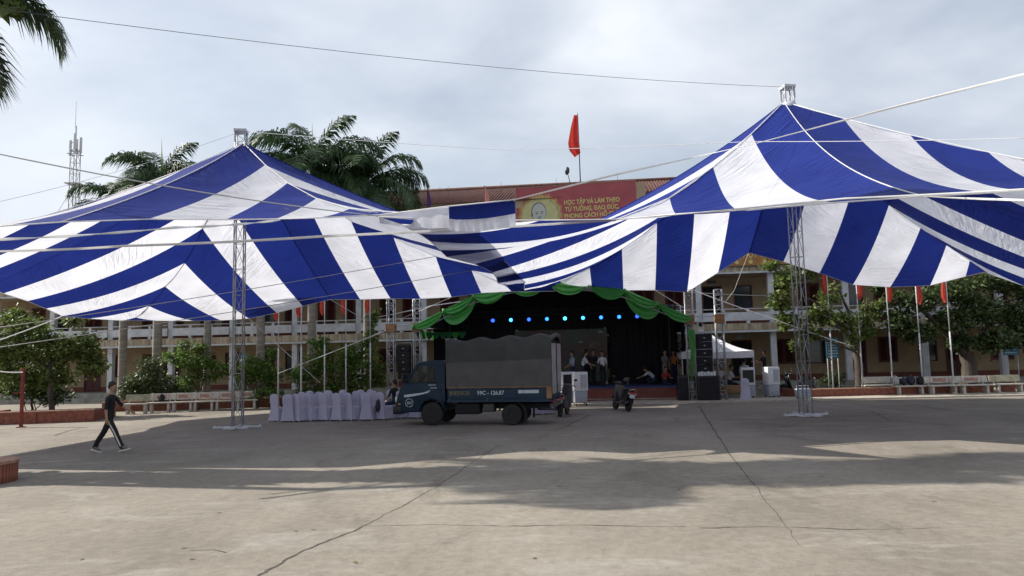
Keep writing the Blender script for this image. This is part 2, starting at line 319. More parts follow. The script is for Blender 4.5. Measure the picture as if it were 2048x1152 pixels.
# ------------------------------------------------------------ striped marquee roofs
TENTS = {'T1': {'ridge': {
  'BL': [(-8.86, 24.46, 9.4), (-10.03, 25.69, 8.1), (-11.2, 26.92, 7), (-12.34, 28.08, 5.91), (-13.51, 29.05, 5.14), (-14.66, 30.16, 4.48), (-15.79, 31.39, 4.11), (-16.24, 31.87, 4.02)],
  'BR': [(-8.86, 24.46, 9.4), (-7.37, 25.88, 8.25), (-5.88, 27.31, 7.21), (-4.43, 28, 6.7), (-2.95, 29, 6.08), (-1.6, 29.85, 5.6), (-0.25, 30.6, 5.05), (0.5, 31, 4.82)],
  'FR': [(-8.86, 24.46, 9.4), (-7.78, 23.41, 8.36), (-6.67, 22.1, 7.44), (-5.52, 20.99, 6.7), (-4.36, 19.97, 6.17), (-2.75, 18.6, 5.75), (-1.3, 17.4, 5.4), (0.11, 16.2, 5.52)],
  'FL': [(-8.86, 24.46, 9.4), (-10.42, 23.37, 8.24), (-11.9, 22.27, 7.25), (-13.38, 21.18, 6.39), (-14.85, 20.09, 5.77), (-16.33, 19, 5.31), (-17.81, 17.9, 4.87), (-18.41, 17.4, 4.65)],
}, 'hem': {
  'back': [(-16.24, 31.87, 4.02), (-15.59, 32.74, 4.04), (-14.2, 33.24, 4.03), (-12.9, 33.09, 4.01), (-11.61, 32.95, 4.06), (-10.32, 32.76, 4.27), (-9.07, 32.37, 4.51), (-7.8, 32.07, 4.75), (-6.5, 31.98, 4.71), (-5.2, 31.89, 4.72), (-3.9, 31.79, 4.67), (-2.58, 31.8, 4.71), (-1.3, 31.61, 4.84), (-0.04, 31.21, 4.85), (0.5, 31, 4.82)],
  'left': [(-18.41, 17.4, 4.65), (-18.64, 18.42, 4.95), (-18.56, 19.66, 4.95), (-18.47, 20.89, 4.95), (-18.39, 22.13, 4.95), (-18.31, 23.37, 4.95), (-18.22, 24.6, 4.95), (-18.14, 25.84, 4.95), (-18.36, 26.94, 4.79), (-18.14, 27.96, 4.59), (-18.05, 28.94, 4.37), (-17.86, 29.7, 4.12), (-17.24, 30.55, 4.05), (-16.4, 31.48, 4), (-16.24, 31.87, 4.02)],
  'front': [(-18.41, 17.4, 4.65), (-17.84, 17.71, 4.82), (-16.55, 17.51, 4.93), (-15.27, 17.32, 5.05), (-13.98, 17.13, 5.16), (-12.7, 16.93, 5.23), (-11.41, 16.74, 5.29), (-10.11, 16.65, 5.33), (-8.65, 17.64, 5.55), (-7.18, 18.64, 5.69), (-5.88, 18.54, 5.66), (-4.67, 17.85, 5.53), (-3.26, 18.3, 5.66), (-1.42, 17, 5.57), (0.11, 16.2, 5.52)],
  'right': [(0.11, 16.2, 5.52), (0, 16.6, 5.45), (-0.4, 17.4, 5.45), (-0.8, 18.3, 5.5), (-1.21, 19.36, 5.55), (-1.02, 20.64, 5.55), (-0.83, 21.93, 5.55), (-0.63, 23.21, 5.55), (-0.44, 24.5, 5.49), (-0.25, 25.79, 5.43), (-0.05, 27.07, 5.37), (0.14, 28.36, 5.31), (0.33, 29.64, 5.25), (0.52, 30.93, 5.19), (0.5, 31, 4.82)],
}, },
'T2': {'ridge': {
  'BL': [(9.25, 24.45, 10.4), (8.11, 25.99, 9.27), (6.93, 27.52, 8.09), (5.74, 29.06, 7.23), (4.56, 30.6, 6.45), (3.37, 32.13, 5.89), (2.19, 33.67, 5.56), (0.45, 33.4, 5.02)],
  'BR': [(9.25, 24.45, 10.4), (10.82, 25.4, 9.34), (12.4, 26.34, 8.34), (13.97, 27.29, 7.38), (15.51, 28.08, 6.63), (17.09, 29.19, 6.11), (18.68, 30.35, 5.64), (19.75, 31.2, 5.22)],
  'FR': [(9.25, 24.45, 10.4), (10.48, 22.86, 9.28), (11.65, 21.27, 8.24), (12.83, 19.67, 7.26), (14.01, 18.08, 6.33), (15.18, 16.49, 5.43), (16.36, 14.9, 4.52), (16.96, 14.4, 4.4)],
  'FL': [(9.25, 24.45, 10.4), (7.71, 23.27, 8.98), (6.12, 22.1, 7.64), (4.52, 20.92, 6.47), (2.79, 19.6, 5.64), (0.76, 19, 5.56), (-1.12, 18.3, 5.47), (-3.1, 17.4, 5.43)],
}, 'hem': {
  'back': [(0.45, 33.4, 5.02), (2.25, 34.1, 5.07), (3.64, 33.89, 5.05), (5.02, 33.69, 5.01), (6.41, 33.48, 4.96), (7.79, 33.27, 4.83), (9.21, 33.26, 5.68), (10.62, 33.25, 6.53), (11.96, 32.75, 6.03), (13.3, 32.24, 5.44), (14.71, 32.23, 4.9), (16.05, 31.73, 4.72), (17.36, 31.03, 4.69), (18.76, 30.87, 5.02), (19.75, 31.2, 5.22)],
  'left': [(-3.1, 17.4, 5.43), (-2.65, 17.75, 5.32), (-2.34, 19.12, 5.3), (-2.21, 20.51, 5.32), (-2.1, 21.91, 5.28), (-2.03, 23.32, 5.28), (-1.21, 24.61, 5.19), (-0.93, 25.98, 5.2), (-0.7, 27.37, 5.21), (-0.59, 28.76, 5.17), (-0.56, 30.18, 5.1), (-0.13, 31.53, 5.06), (0.26, 32.88, 5.05), (0.4, 33.2, 5.03), (0.45, 33.4, 5.02)],
  'front': [(-3.1, 17.4, 5.43), (-1.12, 18.3, 5.47), (0.76, 19, 5.56), (2.81, 18.95, 5.54), (4.02, 17.56, 5.38), (5.21, 16.06, 5.16), (6.39, 14.47, 4.95), (7.7, 13.77, 4.89), (9.14, 13.96, 4.97), (10.56, 13.95, 5.03), (11.94, 13.74, 4.9), (13.32, 13.53, 4.8), (14.71, 13.32, 4.7), (16.09, 13.12, 4.6), (16.96, 14.4, 4.4)],
  'right': [(16.96, 14.4, 4.4), (18.14, 14.63, 4.35), (18.35, 16.01, 4.35), (18.56, 17.4, 4.35), (18.76, 18.78, 4.35), (18.97, 20.17, 4.35), (19.18, 21.55, 4.35), (19.39, 22.94, 4.3), (19.59, 24.32, 4.3), (19.8, 25.71, 4.3), (20.01, 27.09, 4.35), (20.22, 28.47, 4.4), (20.43, 29.86, 4.5), (20.04, 31.33, 5.15), (19.75, 31.2, 5.22)],
}, },
}
def cat(p0, p1, p2, p3, t):
    return .5 * ((2 * p1) + (p2 - p0) * t + (2 * p0 - 5 * p1 + 4 * p2 - p3) * t * t + (3 * p1 - p0 - 3 * p2 + p3) * t ** 3)
SECT = {'back': ('BL', 'BR'), 'front': ('FL', 'FR'), 'left': ('FL', 'BL'), 'right': ('FR', 'BR')}
def marquee(T, label, base, sag, wmul):
    t = thing('marquee', label, 'marquee', base, 0, 'striped marquees over the yard')
    for sec, (ra, rb) in SECT.items():
        hem = [Vector(p) for p in T['hem'][sec]]; A = [Vector(p) for p in T['ridge'][ra]]; B = [Vector(p) for p in T['ridge'][rb]]
        top = A[::-1] + B[1:]                                    # -7 .. 7
        NS = 20; NL = 7
        def seam(i, f):                                           # curve from the ridge to the hem at stripe edge i
            a, b = top[i], hem[i]; d = (b - a).length; sg = sag[sec] * min(1, (d / 7.5)) ** 1.6
            return [a.lerp(b, j / NS) - Vector((0, 0, sg * 4 * (j / NS) * (1 - j / NS) * (1.15 - .3 * j / NS))) for j in range(NS + 1)]
        S = [seam(i, 0) for i in range(15)]
        for i in range(14):
            k = i - 7 if i >= 7 else 6 - i                        # stripe number counted from the middle seam
            rows = []
            seed = random.uniform(0, 50); ln = max(.5, (S[i][-1] - S[i][0]).length, (S[i + 1][-1] - S[i + 1][0]).length)
            for q in range(NL + 1):
                f = q / NL; row = []
                for j in range(NS + 1):
                    p = S[i][j].lerp(S[i + 1][j], f); edge = math.sin(math.pi * f); dn = min(1, (S[i][j] - S[i + 1][j]).length)
                    amp = min(1, ln / 3) * dn
                    h = (noise.noise(Vector((j / NS * ln * 1.1 + f * .9, f * 1.2, seed))) * .05 + noise.noise(Vector((j / NS * ln * 3 + f * 3.2, f * 1.5, seed + 9))) * .018) * edge - .035 * edge
                    h *= 1 - .85 * (j / NS) ** 5
                    row.append(p + Vector((0, 0, h * amp)))
                rows.append(row)
            m = MB(); m.grid(rows); o = m.build('fabric_panel', M['blue'] if k % 2 == 0 else M['white'], t, True, True, fix=False)
            uv = o.data.uv_layers.new(name='UVMap'); 
            for pl in o.data.polygons:
                for li, vi in zip(pl.loop_indices, pl.vertices):
                    q, j = divmod(vi, NS + 1); uv.data[li].uv = (j / NS * ln + seed, q / NL * 1.35 + seed)
        # piping sewn along the hem
        m = MB(); pts = []
        for a, b in zip(S, S[1:]):
            for f in (0, .33, .66): pts.append(a[-1].lerp(b[-1], f))
        pts.append(S[-1][-1]); m.path(pts, .016, 5); m.build('hem_cord', M['tape'], t, True, True)
        if sec in ('front', 'left', 'right', 'back'):
            m = MB(); m.path([p + Vector((0, 0, .008)) for p in S[7]], .014, 5); m.build('seam_cord', M['tape'] if sec == 'front' else M['blue'], t, True, True)
    for rn, pts in T['ridge'].items():
        m = MB(); m.path([Vector(p) + Vector((0, 0, .012)) for p in pts], .016, 5); m.build('ridge_cord', M['tape'] if rn in ('FR', 'FL') else M['blue'], t, True, True)
    return t
T1, T2 = TENTS['T1'], TENTS['T2']
B1, B2 = Vector((-8.94, 24.46, 0)), Vector((9.38, 24.45, 0))
mq1 = marquee(T1, 'blue and white striped marquee roof on the left with the lower peak', (B1.x, B1.y, 0), dict(back=.28, front=.22, left=.35, right=.15), 1)
HF = [Vector(q) for q in T1['hem']['front'][12:15]]
for i, (nm, zz, mt_) in enumerate((('white', (0, -.52), 0), ('blue', (0, -.30), 1), ('white', (-.30, -.56), 1))):
    a, b = HF[mt_], HF[mt_ + 1]; rows = []
    for j in range(6):
        g_ = j / 5; rows.append([a.lerp(b, f / 16) + Vector((0, .05 + .03 * math.sin(f * 1.7) * g_ + .10 * g_, (zz[0] + (zz[1] - zz[0]) * g_) * (.35 + .65 * min(1, (f / 16 + mt_) * .9)) - (.05 * math.sin(math.pi * f / 16) if zz[0] or j == 5 else .05 * math.sin(math.pi * f / 16) * g_))) for f in range(17)])
    m = MB(); m.grid(rows); o = m.build('hanging_flap', M[nm], mq1, True, True, fix=False); uv = o.data.uv_layers.new(name='UVMap')
    for pl in o.data.polygons:
        for li, vi in zip(pl.loop_indices, pl.vertices): uv.data[li].uv = ((vi % 17) / 8, (vi // 17) / 5)
mq2 = marquee(T2, 'blue and white striped marquee roof on the right with the taller peak', (B2.x, B2.y, 0), dict(back=.35, front=.62, left=.55, right=.3), 1)

# ------------------------------------------------------------ lattice masts
def lattice(parent, z0, z1, half, step, rc=.022, rb=.011, name='mast', mt=None, cx=0, cy=0, split=False):
    mt = mt or M['galv']
    cs = [(cx - half, cy - half), (cx + half, cy - half), (cx + half, cy + half), (cx - half, cy + half)]
    for x, y in cs: m = MB(); m.tube((x, y, z0), (x, y, z1), rc); m.build('chord', mt, parent, True)
    m = MB(); z = z0; k = 0
    while z < z1 - .01:
        zn = min(z + step, z1)
        for i in range(4):
            a, b = cs[i], cs[(i + 1) % 4]
            m.tube((*a, z), (*b, z), rb, n=5)
            p, q = ((*a, z), (*b, zn)) if k % 2 == 0 else ((*b, z), (*a, zn)); m.tube(p, q, rb, n=5)
        z = zn; k += 1
    for i in range(4): m.tube((*cs[i], z1), (*cs[(i + 1) % 4], z1), rb, n=5)
    m.build('lacing', mt, parent, True)
def mast(base, top, label, crate=False):
    t = thing('lattice_mast', label, 'mast', (base.x, base.y, 0), R(8), 'marquee masts')
    lattice(t, .06, top, .15, .85, .021, .009)
    m = MB(); m.box((0, 0, .03), (.75, .75, .06)); m.box((0, 0, .045), (1.5, .12, .07)); m.box((0, 0, .052), (.12, 1.5, .07)); bevel(m.build('base_plate', M['steelpaint'], t), .01)
    for s in (-1, 1):
        m = MB(); m.tube((s * .7, 0, 0), (s * .7, 0, .12), .03); m.build('screw_foot', M['galv'], t, True)
    m = MB(); m.lathe([(.42, top - 1.0), (.27, top - .62), (.24, top - .5)], n=14); m.build('cloth_collar', M['white'], t, True)
    m = MB()
    for s in (-1, 1):
        m.box((s * .17, 0, top + .05), (.05, .42, .1)); m.tube((s * .17, -.16, top - .35), (s * .17, -.16, top + .1), .02); m.tube((s * .17, .16, top - .35), (s * .17, .16, top + .1), .02)
    m.box((0, .16, top + .06), (.4, .06, .08)); m.box((0, -.16, top + .06), (.4, .06, .08)); m.tube((-.2, 0, top + .04), (.2, 0, top + .04), .05)
    m.build('head_pulley', M['steelpaint'], t)
    return t
mast(B1, 9.75, 'steel lattice mast carrying the left marquee, beside the walking person')
mast(B2, 10.85, 'steel lattice mast carrying the right marquee, in front of the planter')

# ------------------------------------------------------------ ropes and straps
def rope(pts, r, mt, label, sag=.0, cat_='rope', name='rope', flat=0, twist=0):
    a, b = Vector(pts[0]), Vector(pts[-1])
    line = []
    for p, q in zip(pts, pts[1:]): line += sag_line(p, q, sag, 12)[:-1]
    line.append(Vector(pts[-1])); m = MB()
    if flat:
        d = (b - a).normalized(); n_ = len(line); side = d.cross(Vector((0, 0, 1))).normalized(); rows = []
        for k in range(7):
            t_ = 2 * math.pi * k / 6; row = []
            for i, q in enumerate(line): an = twist * i / n_ + .35; u = Vector((0, 0, 1)) * math.sin(an) + side * math.cos(an); v_ = d.cross(u); row.append(q + u * (flat / 2 * math.cos(t_)) + v_ * (flat * .16 * math.sin(t_)))
            rows.append(row)
        m.grid(rows)
    else: m.path(line, r, 6)
    lo = min((a, b), key=lambda v: v.z)
    o = m.build(name, mt, None, True); 
    me = o.data
    for v in me.vertices: v.co -= lo
    o.location = lo; tag(o, label, cat_, 'ropes and straps of the marquees'); return o
AP1, AP2 = Vector((-8.9, 24.4, 9.8)), Vector((9.3, 24.4, 10.9))
RP, TP, WR = M['rope'], M['tape'], M['wire']
rope([at(-60, 10, 13), AP2], .006, WR, 'thin dark wire high across the sky to the right peak', .25, 'wire', 'wire')
rope([at(-40, 300, 14), at(757, 432, 18.2)], .013, RP, 'grey rope crossing the front of the left marquee to its hem', .12)
rope([at(-40, 412, 20), AP1], .006, RP, 'thin rope from the left peak down to the left edge', .15)
rope([AP1, at(1010, 300, 22), at(1500, 283, 19.2), at(2090, 275, 15)], .009, TP, 'thin white line strung from the left peak past the right marquee', .03)
rope([T1['hem']['front'][-1], at(1240, 347, 15), at(1500, 290, 13.5), at(1785, 215, 12), at(2120, 130, 10.5)], 0, TP, 'white flat strap rising from the hem corner to the upper right', 0, 'strap', 'strap', .04, 5)
rope([at(-30, 503, 13), at(246, 492, 14.5), at(640, 473, 16.5), T2['ridge']['FL'][4]], 0, TP, 'broad white strap running level below the left hem to the right marquee', .02, 'strap', 'strap', .075, .6)
rope([at(-30, 480, 13.5), at(350, 455, 15.4), at(560, 440, 17.2)], 0, TP, 'twisted white strap close under the left hem', .03, 'strap', 'strap', .06, 22)
rope([T2['ridge']['FL'][4], at(1690, 397, 13.6), at(2080, 376, 12)], 0, TP, 'white strap drawn level along the near hem of the right marquee', .01, 'strap', 'strap', .035, 2)
rope([T2['hem']['front'][7], at(2080, 401, 11)], 0, TP, 'white strap tied at the foot of the right front seam', .01, 'strap', 'strap', .04, 2)
rope([at(-40, 660, 26), T1['ridge']['BR'][4]], .013, RP, 'upper of the two thin ropes across the striped back of the left marquee', .1)
rope([at(-40, 700, 26), T1['ridge']['BR'][5]], .013, RP, 'lower of the two thin ropes across the striped back of the left marquee', .1)
rope([T1['hem']['left'][11], at(-30, 690, 25.5)], .018, TP, 'white rope from the left hem sloping down over the bushy tree', .03)
rope([T1['hem']['back'][4], at(640, 765, 35)], .014, RP, 'pale rope slanting from the hem between the palm trunks', .02)
rope([T1['hem']['back'][7], at(742, 646, 36)], .014, RP, 'pale rope slanting from the middle of the left hem', .02)
rope([at(556, 747, 34), at(700, 690, 34.5), at(772, 661, 35)], 0, TP, 'white flat strap slanting up over the flowering bushes', 0, 'strap', 'strap', .06, 1)
rope([at(746, 636, 36), at(860, 612, 35.5), at(1010, 588, 35)], 0, TP, 'white strap from the balcony to the green swags', .02, 'strap', 'strap', .05, 3)
rope([T1['hem']['back'][11], at(795, 640, 37)], .013, RP, 'thin rope from the hem to the left stage truss', .02)
rope([T2['hem']['back'][4], at(1385, 626, 33.3)], .018, TP, 'white rope from the hem down to the right stage truss', .01)
rope([at(1362, 570, 33.5), at(1540, 635, 34), at(1712, 694, 35.5)], .018, TP, 'long white rope sloping from the hem to the right hand tree', .05)
rope([T2['hem']['back'][7], at(1468, 582, 34.5), at(1452, 602, 37)], .014, RP, 'rope hanging from the peak of the back hem to the balcony', 0)
rope([at(1318, 580, 33.6), at(1545, 592, 39.6)], .012, RP, 'thin cord level in front of the upper windows', .04)
rope([at(-30, 737, 24), gr(42, 855) + Vector((0, 0, 1.95))], .022, TP, 'white rope tied to the top of the red post', .05)

# ------------------------------------------------------------ school building
BY = math.atan(.12); BE = Vector((math.cos(BY), -math.sin(BY), 0)); BN = Vector((math.sin(BY), math.cos(BY), 0))
BO = Vector((13.85, 40, 0)); BAY = 3.8
school = thing('school_building', 'long cream three storey school with arcaded corridors and maroon shutters', 'building', BO, -BY)
U0, U1 = -BAY * 13, BAY * 6                      # from left to right along the front
ST = [(.55, 3.2, 3.65), (3.65, 6.35, 6.7), (6.7, 9.9, 10.3)]  # floor, ceiling, top of slab
UX = -BAY * 9 - .3; WV = 2.3                                         # the rooms' wall stands behind the corridor
def part(name, mt, fn, par=school, smooth=False):
    m = MB(); fn(m); return m.build(name, mt, par, smooth)
part('plinth', M['plinth'], lambda m: (m.bx(U0 - .4, U1 + .4, -.25, 10, 0, .55), m.bx(U0 - .4, U1 + .4, -.55, -.25, 0, .27)))
for zf, zc, zt in ST:
    ua = U0 - .3 if zf < 6 else UX
    part('floor_slab', M['creamdirty'], lambda m: m.bx(ua, U1 + .3, -.22, WV, zc + .002, zt))
    part('slab_lip', M['whitepl'], lambda m: m.bx(ua, U1 + .3, -.27, -.222, zc - .03, zc + .07))
CB = [i for i in range(-6, 14)]
for i in CB:
    u = -BAY * i; part('column', M['whitepl'], lambda m: m.bx(u - .15, u + .15, -.02, .28, .55, 9.9 if i < 10 else 6.35))
# openings: (bay offset, width, kind); wall built as strips around them
wall = MB(); bands = []
ops = {}
for s, (zf, zc, zt) in enumerate(ST):
    for i in range(-5, 14 if s < 2 else 10):
        u = -BAY * i
        if (i + s) % 3 == 1: L_ = [(.55, .95, 'win'), (1.95, 1.15, 'door')]
        elif (i + s) % 3 == 0: L_ = [(.45, 1.15, 'win'), (2.2, 1.05, 'win')]
        else: L_ = [(.5, 1.1, 'door'), (2.25, 1.0, 'win')]
        ops[s, i] = [(u + o, u + o + w, k) for o, w, k in L_]
for s, (zf, zc, zt) in enumerate(ST):
    allo = sorted(o for i in range(-5, 14 if s < 2 else 10) for o in ops[s, i]); x = U0 if s < 2 else UX
    for a, b, k in allo:
        lo = zf if k == 'door' else zf + .85; hi = zf + 2.25
        wall.bx(x, a, WV, WV + .22, zf, zc + .001)
        if lo > zf: wall.bx(a, b, WV, WV + .22, zf, lo)
        wall.bx(a, b, WV, WV + .22, hi, zc + .001); x = b
        if k == 'door': pass
    wall.bx(x, U1, WV, WV + .22, zf, zc + .001)
    xs = U0 if s < 2 else UX
    for a, b, k in allo:
        if k == 'door': bands.append((xs, a, zf)); xs = b
    bands.append((xs, U1, zf))
wall.bx(U0, U1, 9.4, 9.62, .55, 6.7); wall.bx(UX, U1, 9.4, 9.62, 6.701, 10.3); wall.bx(U0 - .22, U0, WV, 9.4, .55, 6.7); wall.bx(UX - .22, UX, -.2, 9.4, 6.702, 10.3); wall.bx(U0 - .22, UX - .22, WV, 9.62, 6.702, 6.82); wall.bx(U1, U1 + .22, WV, 9.4, .55, 10.3)
wall.build('wall', M['cream'], school); [MB().bx(a, b, WV - .012, WV, z, z + .3).build('skirting', M['maroonband'], school) for a, b, z in bands]
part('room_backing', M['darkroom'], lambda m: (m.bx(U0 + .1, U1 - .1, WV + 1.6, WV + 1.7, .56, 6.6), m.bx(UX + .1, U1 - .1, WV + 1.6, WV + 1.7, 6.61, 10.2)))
def shutter_mesh(w, h, kind):
    """frame with two leaves; louvre boards or panels; front at y = 0"""
    f = MB(); t = .06
    f.bx(-w / 2, -w / 2 + t, -.03, .1, 0, h); f.bx(w / 2 - t, w / 2, -.03, .1, 0, h); f.bx(-w / 2 + t, w / 2 - t, -.03, .1, h - t, h)
    if kind == 'win': f.bx(-w / 2 + t, w / 2 - t, -.03, .1, 0, t)
    l = MB()
    for sx in (-1, 1):
        a, b = (-w / 2 + t, -.008) if sx < 0 else (.008, w / 2 - t); z0 = t if kind == 'win' else .01; z1 = h - t
        l.bx(a, a + .06, .02, .06, z0, z1); l.bx(b - .06, b, .02, .06, z0, z1); l.bx(a + .06, b - .06, .02, .06, z0, z0 + .07); l.bx(a + .06, b - .06, .02, .06, z1 - .07, z1)
        lo = z0 + .07
        if kind == 'door': l.bx(a + .06, b - .06, .03, .05, lo, z0 + .8); l.bx(a + .06, b - .06, .02, .06, z0 + .8, z0 + .88); lo = z0 + .88
        k = int((z1 - .07 - lo) / .1)
        for q in range(k):
            z = lo + (q + .5) * (z1 - .07 - lo) / k; l.box(((a + b) / 2, .04, z), (b - a - .12, .012, .105), Matrix.Rotation(R(38), 3, 'X'))
    return f, l
SHM = {}
for k, w in (('win', .95), ('win', 1.15), ('win', 1.05), ('win', 1.0), ('door', 1.15), ('door', 1.1)):
    f, l = shutter_mesh(w, 1.4 if k == 'win' else 2.25, k); a = f.build('frame', M['maroon'], None); b = l.build('leaf', M['maroon'], None)
    SHM[k, w] = (a.data, b.data); bpy.data.objects.remove(a); bpy.data.objects.remove(b)
DB = bpy.data.meshes.new('x')
for (s, i), L_ in ops.items():
    zf = ST[s][0]
    for a, b, k in L_:
        w = round(b - a, 2); fm, lm = SHM[k, w]; z = zf if k == 'door' else zf + .85
        o = link('door' if k == 'door' else 'window', fm, school, ((a + b) / 2, WV - .012, z))
        opn = random.random() < (.28 if s == 0 else .15)
        if not opn: link('shutter' if k == 'win' else 'door_leaf', lm, o)
        else:
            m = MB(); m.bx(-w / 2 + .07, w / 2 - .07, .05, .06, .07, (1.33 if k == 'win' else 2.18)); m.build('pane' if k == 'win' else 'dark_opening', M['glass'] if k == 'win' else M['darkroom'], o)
        if k == 'door':
            m = MB(); m.bx(-.24, .24, -.04, .01, 2.36, 2.55); m.build('room_plate', M['glass'], o)
        else:
            m = MB(); m.bx(-w / 2 - .06, w / 2 + .06, -.09, .0, -.07, -.002); m.build('sill', M['cream'], o)
# parapets of the upper corridors: a white beam on stub posts, and a rail
for s in (1, 2):
    z = ST[s][0]
    for i in range(-6, 13 if s < 2 else 9):
        u = -BAY * (i + 1)
        m = MB(); m.bx(u + .153, u + BAY - .153, -.13, .04, z + .15, z + .6); m.build('parapet_beam', M['whitepl'], school)
        for q in (1, 2):
            x = u + BAY * q / 3; m = MB(); m.bx(x - .09, x + .09, -.115, .03, z, z + .15); m.build('stub_post', M['whitepl'], school); m = MB(); m.bx(x - .075, x + .075, -.1, .02, z + .6, z + .75); m.build('rail_stub', M['whitepl'], school)
        m = MB(); m.tube((u + .155, -.04, z + .78), (u + BAY - .155, -.04, z + .78), .03, n=6); m.build('hand_rail', M['steelpaint'], school, True)
        for q in range(7):                                     # concrete panels hung on the slab edge
            x = u + .155 + (BAY - .31) * (q + .5) / 7; m = MB(); m.bx(x - .2, x + .2, -.26, -.224, z - .36, z - .06); m.build('slab_panel', M['creamdirty'], school)
# roof
EV = -.75
part('cornice', M['cream'], lambda m: m.bx(UX - .5, U1 + .5, EV, 10.2, 10.302, 10.75))
rf = part('roof', M['rooftile'], lambda m: m.prism([(EV - .15, 10.752), (4.7, 12.75), (10.4, 10.752)], UX - .6, U1 + .6, 0))
m = MB()
for q in range(330):
    u = UX - .5 + q * (U1 - UX + 1) / 329; m.tube((u, EV - .18, 10.76), (u, 4.7, 12.755), .035, n=5)
o = m.build('tile_rows', M['rooftile'], rf, True); o['kind'] = 'stuff'
m = MB(); m.tube((UX - .6, 4.7, 12.78), (U1 + .6, 4.7, 12.78), .14, n=8); m.build('ridge_tiles', M['rooftile'], rf, True)
def bl(u, v, z): return BO + BE * u + BN * v + Vector((0, 0, z))
# steps up to the corridor by the popup canopy
st = MB()
for k in range(5): st.bx(-2.0, -.4, -.56 - .3 * (4 - k) - .3, -.56, 0, .11 * (k + 1))
st.build('entrance_steps', M['plinth'], school)
# lightning rods
for px, y0, y1 in ((897, 388, 372), (1003, 380, 364), (1113, 372, 356), (1236, 362, 348), (880, 390, 374)):
    a = at(px, y0 + 16, 44); b = at(px, y1, 44); t = thing('lightning_rod', 'thin lightning rod on the roof ridge at %s' % {897: 'the far left of the pennants', 1003: 'the left of the red billboard', 1113: 'the billboard top left of the lamp', 1236: 'the right end of the red billboard', 880: 'the purple pennant side'}[px], 'rod', (a.x, a.y, a.z), 0, 'lightning rods')
    m = MB(); m.tube((0, 0, -.6), (0, 0, b.z - a.z), .018, .008, 6); m.build('spike', M['wire'], t); m = MB(); m.lathe([(.09, -.1), (.03, .12)], n=8); m.build('foot', M['wire'], t)

def text_mesh(s, size, mt, name, parent, loc, rot, extrude=.008, align='CENTER', sx=1, bold=0):
    cu = bpy.data.curves.new(name, 'FONT'); cu.body = s; cu.size = size; cu.align_x = align; cu.align_y = 'CENTER'; cu.extrude = extrude; cu.offset = bold; cu.resolution_u = 3
    tmp = bpy.data.objects.new('tmp', cu); C.objects.link(tmp); bpy.context.view_layer.update()
    me = bpy.data.meshes.new_from_object(tmp.evaluated_get(bpy.context.evaluated_depsgraph_get())); bpy.data.objects.remove(tmp)
    me.name = name; me.materials.clear(); me.materials.append(mt)
    for v in me.vertices: v.co.x *= sx
    return link(name, me, parent, loc, rot)
# ------------------------------------------------------------ red billboard on the parapet
M['red'] = mat('red_board', (.33, .068, .075), .55, .12, 1.2)
M['gold'] = mat('faded_gold_print', (.56, .47, .16), .6, .15, 4)
M['petal'] = mat('ochre_petal_print', (.45, .33, .11), .6, .15, 4)
M['petal2'] = mat('red_ochre_petal_print', (.42, .16, .08), .6, .15, 4)
M['disc'] = mat('yellow_disc_print', (.50, .47, .22), .6, .1, 4)
M['face'] = mat('pale_face_print', (.46, .47, .40), .6, .08, 4)
M['ink'] = mat('grey_ink_print', (.09, .11, .12), .6, .1, 6)
A_, B_ = at(1032, 377, 40.9), at(1271, 361, 39.6); bw = (B_ - A_).length; ang = math.atan2(B_.y - A_.y, B_.x - A_.x)
zt_ = (A_.z + B_.z) / 2
bb = thing('billboard', 'red billboard with gold lettering and a drawn portrait above the roof edge', 'billboard', (A_.x, A_.y, 10.3), ang)
H0 = -1.7; H1 = zt_ - 10.3                         # local height range, x from 0 to bw, face at y = 0
m = MB(); m.bx(0, bw, .0, .05, H0, H1); m.build('panel', M['red'], bb)
m = MB(); m.bx(-.03, bw + .5, .052, 1.25, H0, H1 - .12); m.build('parapet_block', M['cream'], bb)
m = MB(); m.bx(-.06, bw + .03, -.02, .06, H1, H1 + .04); m.bx(-.06, -.002, -.02, .06, H0, H1); m.build('trim', M['brickcap'], bb)
def flat(pts, z, mt, name): m = MB(); m.prism(pts, -z, -.0005, 1); return m.build(name, mt, bb)
cx, cz = bw * .205, H1 - 1.62
for ring, (rr, mt_, off, d) in enumerate(((1.34, M['petal2'], 0, .006), (1.22, M['petal'], .16, .009), (1.02, M['disc'], .0, .012))):
    n_ = 64; pts = []
    for k in range(n_):
        a = 2 * math.pi * k / n_; r_ = rr * (1 - (.1 if ring < 2 else .0) * abs(math.sin(a * 8 + off))); pts.append((cx + r_ * math.cos(a), cz + r_ * math.sin(a)))
    flat(pts, d, mt_, 'lotus_halo')
def ell(x, z, a, b, n=28, sh=0): return [(cx + x + a * math.cos(2 * math.pi * k / n), cz + z + b * math.sin(2 * math.pi * k / n) * (1 + sh * math.sin(2 * math.pi * k / n))) for k in range(n)]
flat(ell(-.1, .2, .42, .56), .018, M['ink'], 'hair_outline'); flat(ell(-.09, .17, .385, .53), .021, M['face'], 'face')
flat(ell(.0, -.75, .62, .4), .0165, M['face'], 'collar')
for x, z, a, b in ((-.22, .22, .11, .018), (.07, .24, .10, .018), (-.2, .13, .08, .03), (.08, .15, .07, .03), (-.05, -.02, .07, .02), (-.06, -.12, .15, .022), (-.07, -.2, .1, .015)): flat(ell(x, z, a, b, 12), .024, M['ink'], 'drawn_feature')
flat(ell(-.06, -.38, .13, .16, 16), .0235, M['ink'], 'drawn_beard'); flat(ell(-.06, -.36, .09, .12, 16), .026, M['face'], 'beard_light')
flat(ell(-.47, .08, .05, .12, 12), .022, M['ink'], 'drawn_ear')
m = MB(); 
